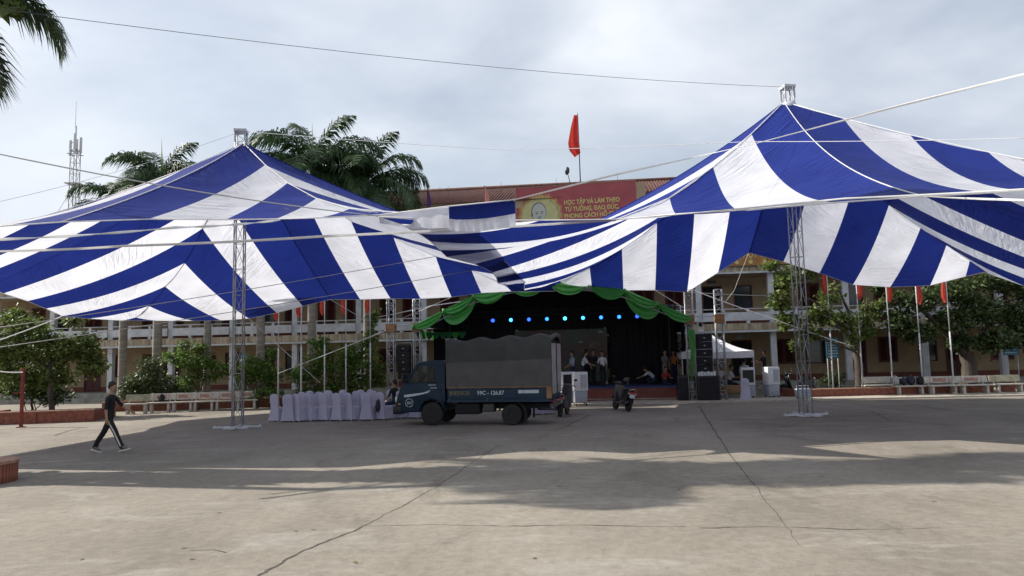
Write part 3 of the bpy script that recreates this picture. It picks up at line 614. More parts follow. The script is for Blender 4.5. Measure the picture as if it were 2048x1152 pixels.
for k in range(15):
    a0, a1 = R(-60 + k * 8), R(-60 + (k + 1) * 8); m.box((cx + .98 * math.cos((a0 + a1) / 2), -.014, cz + .98 * math.sin((a0 + a1) / 2)), (.02, .004, .16), Matrix.Rotation(-(a0 + a1) / 2, 3, 'Y'))
m.build('halo_line', M['ink'], bb)
tx = bw * .635
for s_, x, dz in (('HỌC TẬP VÀ LÀM THEO', tx, .98), ('TƯ TƯỞNG, ĐẠO ĐỨC,', tx, 1.36), ('PHONG CÁCH HỒ CHÍ MINH', tx + .32, 1.73)):
    text_mesh(s_, .345, M['gold'], 'lettering', bb, (x, -.006, H1 - dz), (R(90), 0, 0), .004, sx=.80, bold=.01)

# gold banner above the corridor on the right
M['banner'] = mat('brown_gold_banner', (.33, .16, .055), .7, .25, 3)
bn_ = thing('banner', 'brown and gold text banner along the upper slab on the right', 'banner', bl(-6.6, -.45, 6.72), -BY)
m = MB(); m.bx(0, 10.4, 0, .03, 0, .95); m.build('cloth', M['banner'], bn_)
text_mesh('MỖI THẦY CÔ GIÁO LÀ MỘT TẤM GƯƠNG', .42, M['gold'], 'lettering', bn_, (4.7, -.006, .55), (R(90), 0, 0), .004, sx=.86, bold=.008)
for k in range(14): m = MB(); m.lathe([(.0, 0), (.11, .001), (.11, .006), (0, .007)], n=8, M=Matrix.Rotation(R(90), 3, 'X')); o = m.build('printed_flower', M['gold'], bn_); o.location = (.5 + k * .72, -.002, .18)

# ------------------------------------------------------------ flags on the roof, lamp
M['flagred'] = mat('red_flag_cloth', (.55, .05, .035), .7, .15, 5, trans=.3)
def flagcloth(w, h, folds, droop=.7, seed=0):
    """cloth hanging limp beside a pole along +z at x = 0: gathered folds, pointed corner below"""
    m = MB(); rows = []; rnd = random.Random(seed); ph = rnd.uniform(0, 6)
    for i in range(19):
        f = i / 18; wd_ = w * interp(f, [(0, .16), (.25, .34), (.6, .52), (.8, .5), (1, .26)]); row = []
        for j in range(19):
            g_ = j / 18; row.append((g_ * wd_ + .012 * math.sin(f * 5 + ph), w * .075 * math.sin(g_ * folds + f * 1.3 + ph) * min(1, g_ * 4) * (.4 + f), -f * h - g_ * w * .12 * math.sin(math.pi * f) - .1 * h * g_ * f))
        rows.append(row)
    m.grid(rows); return m
fb = at(1161, 366, 41.2); ft = at(1151, 226, 41.2)
t = thing('flagpole', 'tall flagpole with a drooping red flag above the red billboard', 'flag', (fb.x, fb.y, fb.z - .4), 0)
m = MB(); m.tube((0, 0, 0), (ft.x - fb.x + .12, 0, ft.z - fb.z + .4), .035, .02, 8); m.build('pole', M['wire'], t, True)
fl = flagcloth(1.35, 2.2, 9, .62, 2).build('flag', M['flagred'], t, True, fix=False); fl.location = (ft.x - fb.x + .09, 0, ft.z - fb.z + .28); fl.rotation_euler = (0, R(3), R(200)); 
lp = at(1140, 366, 41.5); t = thing('flood_lamp', 'dark flood lamp on a short pole above the red billboard', 'lamp', (lp.x, lp.y, lp.z - .4))
m = MB(); m.path([(0, 0, 0), (-.02, 0, .5), (-.09, 0, .85)], .025); m.build('pole', M['wire'], t, True)
m = MB(); m.ball((-.14, -.05, 1.08), (.13, .1, .24), 12, Matrix.Rotation(R(8), 3, 'Y')); m.build('lamp_head', M['blackplastic'], t, True)
m = MB(); m.ball((-.14, -.135, 1.1), (.06, .03, .12), 10); m.build('lens', M['glass'], t, True)
M['purple'] = mat('purple_pennant_cloth', (.10, .035, .17), .7, .1, trans=.25); M['pink'] = mat('pink_pennant_cloth', (.62, .24, .2), .7, .1, trans=.25)
for px, py0, py1, mt_, lab in ((855, 380, 440, M['purple'], 'limp purple pennant in front of the tiled roof'), (970, 371, 440, M['pink'], 'limp pink pennant in front of the tiled roof')):
    a = at(px, py1, 39.5); b = at(px, py0, 39.5); t = thing('pennant', lab, 'pennant', (a.x, a.y, a.z - 1.6)); h = b.z - a.z + 1.6
    m = MB(); m.tube((0, 0, 0), (0, 0, h), .025, .015, 6); m.build('pole', M['wire'], t)
    o = flagcloth(.42, .85, 7, .75, px).build('cloth', mt_, t, True, fix=False); o.location = (0, 0, h - .02)

# ------------------------------------------------------------ telecom tower far left
M['towersteel'] = mat('weathered_tower_steel', (.20, .21, .23), .6, .15, 3)
a = at(147, 418, 95); tb = thing('telecom_tower', 'grey lattice telecom tower with panel antennas far behind', 'tower', (a.x, a.y, 0))
hT = at(147, 300, 95).z
lattice(tb, 0, hT, .42, 1.5, .055, .025, mt=M['towersteel'])
m = MB()
for s in (-1, 1):
    for z in (hT - .6, hT - 4.5): m.box((0, s * .55, z), (1.5, .07, .07)); m.box((s * .55, 0, z), (.07, 1.5, .07))
m.box((0, 0, hT - 4.5), (1.7, 1.7, .1)); m.build('platform', M['galv'], tb)
for dx, dy, z, h in ((-.72, .1, hT + .3, 2.1), (.2, -.5, hT + 1.0, 2.2), (.5, .3, hT + .7, 2.1), (-.2, .6, hT + .6, 2), (-.7, .2, hT - 9.2, 1.2), (.8, -.2, hT - 9, 1.2)):
    m = MB(); m.box((dx, dy, z), (.3, .2, h)); bevel(m.build('antenna_panel', M['steelpaint'], tb), .05)
m = MB(); m.tube((0, 0, hT), (0, 0, hT + 3.2), .09); m.tube((-.1, 0, hT + 3), (-.1, 0, hT + 6.5), .04, .02); m.tube((-.75, 0, hT - .2), (0, 0, hT - .2), .05); m.tube((-.75, 0, hT + 1.0), (0, 0, hT + 1.0), .05); m.build('spike', M['galv'], tb)
for sx, sy in ((-1, -.3), (1, -.3), (-.5, 1), (.6, 1)):
    m = MB(); m.path(sag_line((0, 0, hT - 4.5), (sx * 13, sy * 9, 0), .5), .03, 4); m.build('guy_wire', M['rope'], tb)

# ------------------------------------------------------------ vegetation
M['bark'] = mat('grey_brown_bark', (.075, .06, .048), .9, .4, 6, .8, 18, stretch=(1, 1, .3))
M['palmbark'] = mat('smooth_grey_palm_trunk', (.23, .205, .17), .85, .25, 4, .35, 12, stretch=(.6, .6, 3))
M['frond'] = mat('palm_frond_green', (.045, .085, .028), .5, .3, 3, trans=.22, island=.35)
M['crownshaft'] = mat('palm_crownshaft_green', (.16, .23, .06), .45, .15, 3)
M['leafA'] = mat('mid_green_leaf', (.12, .165, .04), .5, .3, 1.2, trans=.38, island=.45)
M['leafB'] = mat('dark_green_leaf', (.068, .10, .034), .45, .3, 1.2, trans=.3, island=.45)
M['leafC'] = mat('fresh_green_leaf', (.11, .185, .035), .5, .25, 1.2, trans=.38, island=.4)
M['bloom'] = mat('pink_blossom', (.32, .05, .09), .6, .2, trans=.2)
def frond_mesh(L_, bend, seed, up):
    rnd = random.Random(seed); m = MB(); n = 34; pts = []
    p = Vector((0, 0, 0)); a = up
    for i in range(n + 1):
        pts.append(p.copy()); p = p + Vector((math.cos(a), 0, math.sin(a))) * (L_ / n); a -= bend * (.4 + 1.6 * i / n) / n
    m.path(pts[::2], [.035 * (1 - .85 * i / (n / 2)) + .004 for i in range(len(pts[::2]))], 5)
    for i in range(4, n + 1):
        f = i / n; ll = L_ * .31 * (math.sin(math.pi * min(1, f * 1.02)) ** .55 * .85 + .12) ; d = (pts[i] - pts[i - 1]).normalized()
        for s in (-1, 1):
            for rep in range(3):
                b = pts[i - 1].lerp(pts[i], rnd.random()); sd = Vector((0, s, 0)); upv = d.cross(sd) * s
                el = rnd.uniform(-.75, .45); di = (sd * 1.0 + d * rnd.uniform(.45, .95) + Vector((0, 0, el * .6))).normalized(); l = ll * rnd.uniform(.75, 1.1)
                w = .022 + .012 * rnd.random(); e1 = b + di * l * .55 + Vector((0, 0, -.03 * l)); e2 = b + di * l + Vector((0, 0, -l * rnd.uniform(.25, .62)))
                wv = d * w
                m.add([b - wv * .6, b + wv * .6, e1 + wv, e1 - wv, e2], [(0, 1, 2, 3), (3, 2, 4)])
    o = m.build('frond', M['frond'], None, fix=False); me = o.data; bpy.data.objects.remove(o); return me
FR_ = [frond_mesh(3.3, 1.9, 1, R(62)), frond_mesh(3.1, 1.6, 2, R(38)), frond_mesh(3.2, 1.7, 3, R(14)), frond_mesh(2.9, 1.3, 4, R(-12)), frond_mesh(3.0, 1.1, 5, R(76)), frond_mesh(2.6, 1.0, 6, R(-38))]
def palm(base, h, r, label, seed, sc=1, nf=16, lean=(0, 0), spear=True):
    rnd = random.Random(seed); t = thing('palm_tree', label, 'palm tree', base, 0, 'palm trees')
    m = MB(); pts = []; rr = []; hs = h - 1.5 * sc
    for i in range(13):
        f = i / 12; pts.append((lean[0] * f, lean[1] * f, hs * f)); rr.append(r * (1.25 - .25 * min(1, f * 6)) * (1 + .10 * math.sin(math.pi * f)) * (1 - .18 * f))
    m.path(pts, rr, 14); m.build('trunk', M['palmbark'], t, True)
    m = MB(); m.path([(lean[0], lean[1], hs), (lean[0], lean[1], hs + .5 * sc), (lean[0], lean[1], h)], [r * .95, r * .8, r * .35], 12); m.build('crownshaft', M['crownshaft'], t, True)
    for k in range(nf):
        v = (0, 4, 1, 2, 1, 2, 3, 0, 2, 1, 3, 5)[k % 12]; az = k * 2.39996 + rnd.uniform(-.25, .25)
        link('frond', FR_[v], t, (lean[0], lean[1], h - .12 * sc), (rnd.uniform(-.15, .15), rnd.uniform(-.12, .12), az), (sc * rnd.uniform(.9, 1.08),) * 3)
    if spear: m = MB(); m.path([(lean[0], lean[1], h - .2), (lean[0] + .03, lean[1], h + 1.2), (lean[0] - .02, lean[1], h + 2.3)], [.05, .035, .008], 6); m.build('spear_leaf', M['crownshaft'], t, True)
    return t
def gb(px, Y): q = at(px, 800, Y); return Vector((q.x, Y, 0))
palm(gb(312, 36), 10.9, .21, 'palm with a thick grey trunk behind the leftmost benches', 1, 1.0, 22)
palm(gb(243, 38.5), 10.1, .2, 'palm at the far left whose low crown touches the marquee slope', 2, 1.0, 22)
palm(gb(413, 36.6), 9.2, .17, 'palm trunk right of the flowering bush behind the benches', 3, .8, 12)
palm(gb(520, 37), 9.0, .2, 'palm trunk just right of the left mast', 4, .8, 12)
palm(gb(623, 37.5), 12.0, .2, 'tall palm with an upright spear leaf above the left marquee', 5, 1.28, 22)
palm(gb(735, 38.5), 11.5, .19, 'palm beside the red tiled roof, second of the tall crowns', 6, 1.2, 22)
q = at(-120, -40, 16.7); palm(Vector((q.x, q.y, 0)), q.z, .22, 'palm whose frond tips hang into the top left corner', 8, 1.1, 16, spear=False)

def leaves(m, rnd, c, rad, ncl, per, ls, spread=.3, shell=.55, flat_=1.0):
    for _ in range(ncl):
        while True:
            p = Vector((rnd.uniform(-1, 1), rnd.uniform(-1, 1), rnd.uniform(-1, 1)))
            if shell < p.length < 1 or (p.length < 1 and rnd.random() < .25): break
        p = Vector((p.x * rad[0], p.y * rad[1], p.z * rad[2])) + Vector(c)
        for _ in range(per):
            o = p + Vector((rnd.gauss(0, spread), rnd.gauss(0, spread), rnd.gauss(0, spread * .7)))
            d = Vector((rnd.gauss(0, 1), rnd.gauss(0, 1), rnd.gauss(-.25, .7))).normalized(); s = d.cross(Vector((rnd.gauss(0, .6), rnd.gauss(0, .6), 1))).normalized()
            l = ls * rnd.uniform(.6, 1.25); w = l * .30; n_ = d.cross(s) * l * .12
            m.add([o, o + d * l * .5 + s * w + n_, o + d * l, o + d * l * .5 - s * w + n_], [(0, 1, 2, 3)])
def tree(name, label, base, trunk, limbs, blobs, lmat, cat_='tree', seed=0, group='trees', ls=.2, bloom=None):
    rnd = random.Random(seed); t = thing(name, label, cat_, base, 0, group); m = MB()
    for pts, r0, r1 in [trunk] + limbs:
        pts = [Vector(p) - base for p in pts]; f = []
        for a, b in zip(pts, pts[1:]):
            k = 4; f += [a.lerp(b, i / k) + Vector((rnd.gauss(0, .03), rnd.gauss(0, .03), 0)) * (1 if i else 0) for i in range(k)]
        f.append(pts[-1]); m.path(f, [r0 + (r1 - r0) * i / (len(f) - 1) for i in range(len(f))], 8)
    for c, rad, n in blobs:                                  # twigs reaching into each clump
        o = Vector(c) - base
        for _ in range(5): e = o + Vector((rnd.gauss(0, rad[0] * .5), rnd.gauss(0, rad[1] * .5), rnd.gauss(0, rad[2] * .5))); m.path([o - Vector((0, 0, rad[2] * .6)), o.lerp(e, .5) + Vector((0, 0, .05)), e], [.025, .016, .006], 4)
    m.build('trunk', M['bark'], t, True)
    m = MB()
    for c, rad, n in blobs: leaves(m, rnd, Vector(c) - base, rad, n, 13, ls, min(rad) * .2 + .05)
    o = m.build('crown', lmat, t, fix=False)
    if bloom:
        m = MB()
        for c, rad, n in blobs: leaves(m, rnd, Vector(c) - base, [q * 1.05 for q in rad], max(2, n // 14), 5, ls * .7, .09, .8)
        m.build('blossom', bloom, t, fix=False)
    return t
def V3(px, py, Y): return at(px, py, Y)
# left bushy tree
b = gb(105, 31.5)
tree('leafy_tree', 'bushy sunlit tree at the left edge under the marquee corner', b, ([b, V3(100, 740, 31.5), V3(96, 690, 31.6)], .12, .06), [([V3(100, 740, 31.5), V3(40, 690, 31.2)], .06, .03), ([V3(100, 730, 31.5), V3(170, 690, 31.8)], .06, .03)],
     [(V3(*p, Y), r, n) for p, Y, r, n in (((60, 660), 31, (.75, .7, .55), 70), ((110, 700), 31.6, (.9, .8, .6), 90), ((20, 700), 31.2, (.8, .7, .7), 80), ((165, 690), 32, (.65, .7, .5), 60), ((30, 630), 31.4, (.45, .5, .3), 26), ((185, 730), 32, (.5, .6, .5), 44), ((95, 750), 32, (1.0, .8, .5), 90), ((30, 755), 31.6, (.8, .7, .5), 60), ((-30, 680), 31, (.8, .8, .9), 70), ((150, 640), 32, (.3, .4, .2), 14))], M['leafA'], seed=11)
def bush(px, Y, label, blobs, lmat, seed, bloom=None, ls=.17):
    b = gb(px, Y); c0 = V3(*blobs[0][0], Y)
    return tree('shrub', label, b, ([b, b.lerp(c0, .5) + Vector((.08, 0, 0)), c0], .06, .03), [([b, b + Vector((dx, 0, .25)), V3(*q[0], Y)], .03, .012) for dx, q in zip((-.2, .15, .25, -.1, .3), blobs[1:])],
                [(V3(*p, Y + dy), r, n) for p, dy, r, n in blobs], lmat, 'shrub', seed, 'shrubs in the planting beds', ls, bloom)
bush(395, 35, 'flowering shrub with arching shoots behind the middle of the left benches', [((392, 722), 0, (1.0, .7, .45), 80), ((430, 740), 0, (.6, .5, .4), 44), ((350, 715), 0, (.6, .5, .3), 34), ((385, 760), .2, (.7, .5, .4), 36), ((365, 690), 0, (.25, .25, .25), 10), ((400, 695), 0, (.35, .3, .2), 16)], M['leafC'], 21, M['bloom'])
bush(290, 35.4, 'dark dense shrub left of the thick palm trunk', [((290, 765), 0, (.85, .6, .6), 80), ((262, 780), 0, (.5, .5, .4), 40), ((300, 735), 0, (.5, .4, .4), 34), ((325, 790), 0, (.8, .5, .3), 40)], M['leafB'], 22)
bush(515, 35.2, 'fresh green round shrub right of the left mast', [((505, 730), 0, (.65, .6, .45), 66), ((540, 745), 0, (.55, .5, .45), 50), ((490, 755), 0, (.5, .5, .4), 40), ((525, 785), 0, (.9, .5, .3), 44), ((548, 705), 0, (.3, .3, .25), 14)], M['leafC'], 23)
bush(665, 35.8, 'wide climbing shrub with a tall shoot behind the covered chairs', [((665, 720), 0, (1.3, .7, .65), 130), ((720, 715), 0, (.8, .6, .7), 80), ((610, 750), 0, (.8, .6, .5), 70), ((700, 765), .1, (1.4, .6, .55), 120), ((740, 680), 0, (.35, .3, .45), 30), ((745, 645), 0, (.14, .14, .4), 14), ((640, 685), 0, (.5, .4, .3), 30), ((640, 785), .1, (1.3, .5, .3), 70), ((755, 745), .2, (.5, .5, .6), 44), ((752, 622), 0, (.1, .1, .25), 6)], M['leafC'], 24, M['bloom'])
bush(62, 33.2, 'dark dense shrub in the bed under the bushy tree', [((60, 772), 0, (1.1, .6, .5), 100), ((20, 765), 0, (.8, .5, .6), 70), ((105, 790), 0, (.7, .5, .35), 50), ((50, 740), 0, (.6, .5, .4), 40)], M['leafB'], 26)
bush(330, 36.6, 'dark shrub between the first two palm trunks', [((335, 770), 0, (.7, .5, .5), 50), ((365, 785), 0, (.6, .4, .35), 36), ((320, 795), 0, (.6, .4, .25), 30)], M['leafB'], 27)
bush(1668, 37, 'small rounded shrub on the grass below the building base', [((1668, 757), 0, (.42, .42, .34), 44), ((1650, 765), 0, (.3, .3, .2), 18)], M['leafB'], 25, None, .12)
# right hand trees
b = gb(1722, 35.6)
tree('leafy_tree', 'forked tree with bare limbs left of the right hand benches', b, ([b, V3(1718, 740, 35.6), V3(1716, 700, 35.6)], .24, .17),
     [([V3(1716, 705, 35.6), V3(1690, 660, 35.4), V3(1640, 610, 35.2), V3(1600, 590, 35)], .12, .03), ([V3(1716, 705, 35.6), V3(1700, 640, 35.6), V3(1668, 560, 35.4)], .13, .04), ([V3(1716, 700, 35.6), V3(1725, 650, 35.8), V3(1735, 600, 36)], .1, .03), ([V3(1716, 705, 35.6), V3(1650, 680, 35.3), V3(1610, 650, 35.2)], .06, .02), ([V3(1690, 660, 35.4), V3(1630, 640, 35), V3(1580, 625, 34.8)], .05, .015)],
     [(V3(*p, Y), r, n) for p, Y, r, n in (((1575, 560), 34.6, (.55, .5, .4), 34), ((1605, 540), 34.8, (.8, .6, .35), 44), ((1560, 600), 34.7, (.45, .4, .5), 30), ((1575, 640), 34.8, (.5, .4, .35), 30), ((1545, 530), 34.8, (.35, .35, .2), 12), ((1640, 630), 35, (.6, .5, .4), 34), ((1620, 665), 35, (.5, .4, .3), 24), ((1690, 640), 35.3, (.5, .5, .5), 26), ((1660, 590), 35.4, (.5, .5, .4), 20), ((1730, 650), 35.8, (.55, .5, .6), 34), ((1745, 620), 36, (.5, .5, .4), 26), ((1705, 680), 35, (.3, .3, .2), 10), ((1590, 690), 35, (.3, .3, .2), 9))], M['leafA'], seed=31, ls=.24)
b = gb(1940, 36.4)
tree('leafy_tree', 'broad dark tree with a thick leaning trunk at the right edge', b, ([b, V3(1938, 740, 36.4), V3(1930, 695, 36.4)], .42, .3),
     [([V3(1932, 715, 36.4), V3(1895, 670, 36), V3(1860, 635, 35.8), V3(1820, 600, 35.6)], .2, .05), ([V3(1932, 700, 36.4), V3(1930, 640, 36.4), V3(1950, 580, 36.4)], .2, .05), ([V3(1935, 700, 36.4), V3(1975, 650, 36.6), V3(2020, 600, 36.8)], .16, .04)],
     [(V3(*p, Y), r, n) for p, Y, r, n in (((1800, 640), 35.6, (.7, .6, .5), 50), ((1790, 600), 35.6, (.6, .6, .4), 34), ((1840, 665), 35.6, (.9, .6, .4), 64), ((1850, 600), 35.8, (.8, .7, .5), 56), ((1900, 640), 35.8, (.9, .7, .5), 74), ((1905, 580), 36, (.9, .8, .5), 66), ((1960, 620), 36, (1.0, .8, .7), 100), ((1990, 680), 35.8, (.9, .7, .5), 84), ((2020, 560), 36.4, (1.0, .8, .6), 84), ((2040, 630), 36.4, (1.0, .9, .8), 110), ((1960, 565), 36.4, (.7, .6, .4), 40), ((2080, 680), 36.4, (1.0, .8, .6), 80), ((1925, 685), 35.8, (.6, .5, .3), 34), ((2090, 580), 36.6, (1.2, .9, .7), 70), ((1765, 575), 36, (.4, .4, .3), 16))], M['leafB'], seed=32, ls=.24)
# trees beside the yard on the sunny side: their shadows lie across the foreground
YT = ((-14.9, 15.7, 4.3, 3.0, .4), (-16.0, 16.5, 8.2, 2.6, .4), (-14.6, 17.2, 10.6, 2.4, .4), (-12.9, 17.3, 12.4, 3.0, .8), (-14.0, 18.1, 16.0, 3.2, .9), (-15.1, 19.9, 20.0, 3.6, .8))
for i, (x, y, z, rx, ry) in enumerate(YT):
    b = Vector((x - 1.2, 15.9 - .25 * (i % 2), 0)); cr_ = Vector((x, y, z)); nm = ('lowest', 'second lowest', 'middle sized', 'fourth tallest', 'second tallest', 'tallest')[i]
    tree('yard_tree', '%s of the leafy trees beside the yard that shade the foreground' % nm, b, ([b, b + Vector((.1, 0, z * .5)), cr_], .2, .08), [([(b + Vector((.1, 0, z * .5))).lerp(cr_, .4), cr_ + Vector((rx * .6 * s, .2, .3))], .08, .03) for s in (-1, 1)],
         [(cr_ + Vector((dx * rx, dy * ry, dz)), (rx * .45, ry * .6, .4), 30) for dx, dy, dz in ((-.75, .5, 0), (-.2, -.7, .3), (.35, .6, -.2), (.85, -.5, .2), (.1, .1, .5), (-.5, 1.2, .2))], M['leafA'], seed=40 + i, group='trees beside the yard', ls=.38)

# ------------------------------------------------------------ planters, kerbs, benches
def kerb(pa, pb, h, d, label, name='brick_planter', mt='brick'):
    a, b_ = Vector(pa), Vector(pb); l = (b_ - a).length; an = math.atan2(b_.y - a.y, b_.x - a.x); t = thing(name, label, 'planter', (a.x, a.y, 0), an, 'brick planting beds')
    m = MB(); m.bx(0, l, 0, .2, 0, h); m.build('front_wall', M[mt], t); [MB().bx(xa, xa + .2, .201, d, 0, h).build('end_wall', M[mt], t) for xa in (0, l - .2)]; m = MB(); m.bx(-.03, l + .03, -.03, .23, h, h + .05); bevel(m.build('capping', M['brickcap'], t), .01)
    m = MB(); m.bx(.201, l - .201, .201, d, 0, h - .06); m.build('soil', M['soil'], t)
    k = max(2, int(l / 3.2))
    for i in range(k + 1): m = MB(); x = min(max(.1, l * i / k), l - .1); m.bx(x - .12, x + .12, -.035, 0, 0, h); m.build('pier', M['brick'], t)
    return t
kerb(gr(1612, 797), gr(2110, 783), .36, 3.0, 'long red brick planting bed behind the right hand benches')
kerb(gr(205, 824), gr(575, 813), .4, 2.6, 'long red brick planting bed behind the left benches and palms')
kerb(gr(-60, 852), gr(186, 843), .42, 3.0, 'red brick planting bed below the bushy tree at the left edge')
t = thing('round_planter', 'low brick planter cut off by the left edge of the foreground', 'planter', gr(-52, 966), 0)
m = MB(); m.lathe([(.62, 0), (.62, .34)], n=40); m.build('plinth', M['soil'], t)
bm_ = MB(); bm_.box((0, 0, 0), (.055, .05, .34)); o_ = bm_.build('brick', M['brick'], None); bevel(o_, .006, 1); bme = o_.data; bpy.data.objects.remove(o_)
for k in range(58): a = 2 * math.pi * k / 58; link('brick', bme, t, (.645 * math.cos(a), .645 * math.sin(a), .17), (0, 0, a + math.pi / 2), (1, random.uniform(.85, 1.15), random.uniform(.97, 1.03)))
m = MB(); m.lathe([(.60, .34), (.69, .34), (.69, .39), (.55, .40)], n=40); m.build('rim', M['brickcap'], t, False)
# worn kerb strip in front of the stage and right bed
M['paleconc'] = mat('pale_kerb_concrete', (.40, .36, .30), .9, .2, 3, .3, 20)
a, b_ = gr(1120, 812), gr(2150, 790); l = (b_ - a).length
k_ = struct(MB().bx(0, l, 0, 2.2, 0, .06).build('kerb_strip', M['paleconc'])); k_.location = (a.x, a.y, 0); k_.rotation_euler = (0, 0, math.atan2(b_.y - a.y, b_.x - a.x))

M['terrazzo'] = mat('worn_terrazzo', (.46, .43, .38), .8, .2, 9, .1, 40); M['terrared'] = mat('faded_red_terrazzo', (.33, .19, .15), .8, .2, 9)
M['bencholive'] = mat('mossy_bench_concrete', (.33, .31, .22), .85, .25, 7)
def bench(loc, rz, label, w=1.18, back='terrazzo', group='concrete benches', panel=True, name='bench'):
    t = thing(name, label, 'bench', loc, rz, group)
    o = MB().bx(-w / 2, w / 2, -.2, .2, .40, .46).build('seat', M['terrazzo'], t); bevel(o, .012)
    o = MB(); o.box((0, .24, .68), (w, .055, .3), Matrix.Rotation(R(-12), 3, 'X')); o = o.build('backrest', M[back], t); bevel(o, .012)
    if panel:
        for x in (-w * .31, w * .31): m = MB(); m.box((x, .207, .675), (.018, .012, .29), Matrix.Rotation(R(-12), 3, 'X')); m.build('inlay_line', M['terrared'], t)
        m = MB(); m.box((0, .2085, .68), (w * .42, .008, .16), Matrix.Rotation(R(-12), 3, 'X')); m.build('faded_panel', M['terrared'], t)
    for x in (-w * .36, w * .36):
        o = MB().bx(x - .05, x + .05, -.16, .2, 0, .40).build('leg', M['terrazzo'], t); bevel(o, .01)
        m = MB(); m.box((x, .225, .5), (.06, .05, .14)); m.build('back_support', M['terrazzo'], t)
    return t
LB = [(266, 829), (314, 826), (359, 824.5), (402, 823), (446, 821.5), (488, 820)]
for i, (px, py) in enumerate(LB):
    p = gr(px, py); d = gr(px + 20, py - .7) - p
    bench(p + Vector((0, .3, 0)), math.atan2(d.y, d.x), 'concrete bench left of the mast, %s' % ('leftmost with an olive back', 'second from the left, pale with a faded panel', 'third from the left, beside the black bag', 'fourth from the left, in the middle of the row', 'fifth from the left, with a clear red panel', 'last on the right, behind the mast')[i], .98, 'bencholive' if i == 0 else 'terrazzo', 'concrete benches before the left bed', i > 0)
RB = [(1826, 792), (1893, 791), (1957, 790), (2025, 788), (1763, 790)]
for i, (px, py) in enumerate(RB):
    p = gr(px, py); d = gr(px + 20, py - .45) - p
    bench(p + Vector((0, .25, 0)), math.atan2(d.y, d.x) + (0, .04, -.03, .03, 0)[i], 'concrete bench in front of the right bed, %s' % ('with the bags lying on it', 'just right of the bags, reddish stained back', 'third in the row, below the leaning trunk', 'rightmost, in the deep shade of the tree', 'leftmost, seen as bare rails with no panel')[i], 1.42, 'terrazzo' if i != 3 else 'bencholive', 'concrete benches before the right bed', i < 3)
# bags on the bench
M['navy'] = mat('navy_nylon', (.014, .017, .03), .7, .25, 12, .3, 30); M['plaid'] = mat('plaid', (.3, .3, .3), .8, .9, 30)
def bag(loc, s, mt, label):
    t = thing('backpack', label, 'bag', loc, random.uniform(-.3, .3), 'bags on the bench')
    o = MB(); o.ball((0, 0, s * .5), (s * .42, s * .26, s * .52), 12); o.build('body', M[mt], t, True)
    o = MB(); o.ball((0, -s * .2, s * .36), (s * .3, s * .14, s * .26), 10); o.build('front_pocket', M[mt], t, True)
    for x in (-.12, .12): m = MB(); m.path([(x * s / .4, s * .2, s * .92), (x * s / .4, s * .34, s * .6), (x * s / .4, s * .22, s * .15)], .018); m.build('strap', M[mt], t, True)
    m = MB(); m.path([(-.05, .02, s * 1.0), (0, .02, s * 1.09), (.05, .02, s * 1.0)], .01); m.build('top_loop', M[mt], t, True)
p = gr(1826, 792) + Vector((0, .32, .46))
bag(p + Vector((-.58, 0, 0)), .44, 'plaid', 'checked grey bag at the left end of the bench'); bag(p + Vector((-.2, 0, 0)), .36, 'navy', 'small dark backpack, left of the bigger dark one'); bag(p + Vector((.14, .02, 0)), .46, 'navy', 'larger dark backpack in the middle of the bench'); bag(p + Vector((.56, .02, 0)), .4, 'black', 'black bag slumped at the right end of the bench')
p = gr(359, 824.5) + Vector((-.95, .3, .46)); bag(p, .34, 'black', 'black bag on the bench between the palm trunks')

# ------------------------------------------------------------ flagpoles
M['flagorange'] = mat('faded_red_flag_cloth', (.60, .075, .045), .7, .12, 5, trans=.35)
def flagpole(px, py, Y, zt, r, label, side, grp, mt='steelpaint', seed=0, w=.5, h=1.35):
    b = gr(px, py) if Y is None else gb(px, Y); t = thing('flagpole', label, 'flagpole', (b.x, b.y, 0), 0, grp)
    m = MB(); m.tube((0, 0, 0), (0, 0, zt * .5), r); m.tube((0, 0, zt * .5), (0, 0, zt), r * .72); m.build('pole', M[mt], t, True)
    m = MB(); m.lathe([(.16, 0), (.13, .12), (r * 1.3, .14), (r * 1.3, .2)], n=10); m.build('footing', M['paleconc'], t)
    o = flagcloth(w, h, 8, .72, seed).build('flag', M['flagorange'], t, True, fix=False); o.location = (0, 0, zt - .06); o.rotation_euler = (0, 0, R(180) if side < 0 else R(-10))
    m = MB(); m.ball((0, 0, zt + .03), r * 1.3, 8); m.build('finial', M[mt], t, True); return t
for i, (px, py, zt, s) in enumerate(((1668, 792, 6.25, -1), (1727, 791, 5.95, 1), (1787, 790, 5.8, 1), (1847, 790, 5.6, 1), (1909, 790, 5.65, -1))):
    flagpole(px, py, None, zt, .035, 'flagpole with a red flag along the right bed, %s of five' % ('leftmost', 'second from the left', 'middle one', 'fourth from the left', 'rightmost')[i], s, 'flagpoles before the right bed', seed=i * 3 + 1)
for i, (px, Y, zt, s) in enumerate(((556, 34.6, 5.55, -1), (649, 35, 5.75, -1), (692, 35.2, 5.8, -1), (741, 35.4, 5.85, -1), (602, 34.8, 5.65, -1))):
    flagpole(px, 0, Y, zt, .035 if i < 4 else .045, 'flagpole with a red flag behind the covered chairs, %s of five' % ('leftmost', 'middle one', 'fourth from the left', 'rightmost', 'second from the left')[i], s, 'flagpoles before the left bed', 'steelpaint', i * 5 + 2)

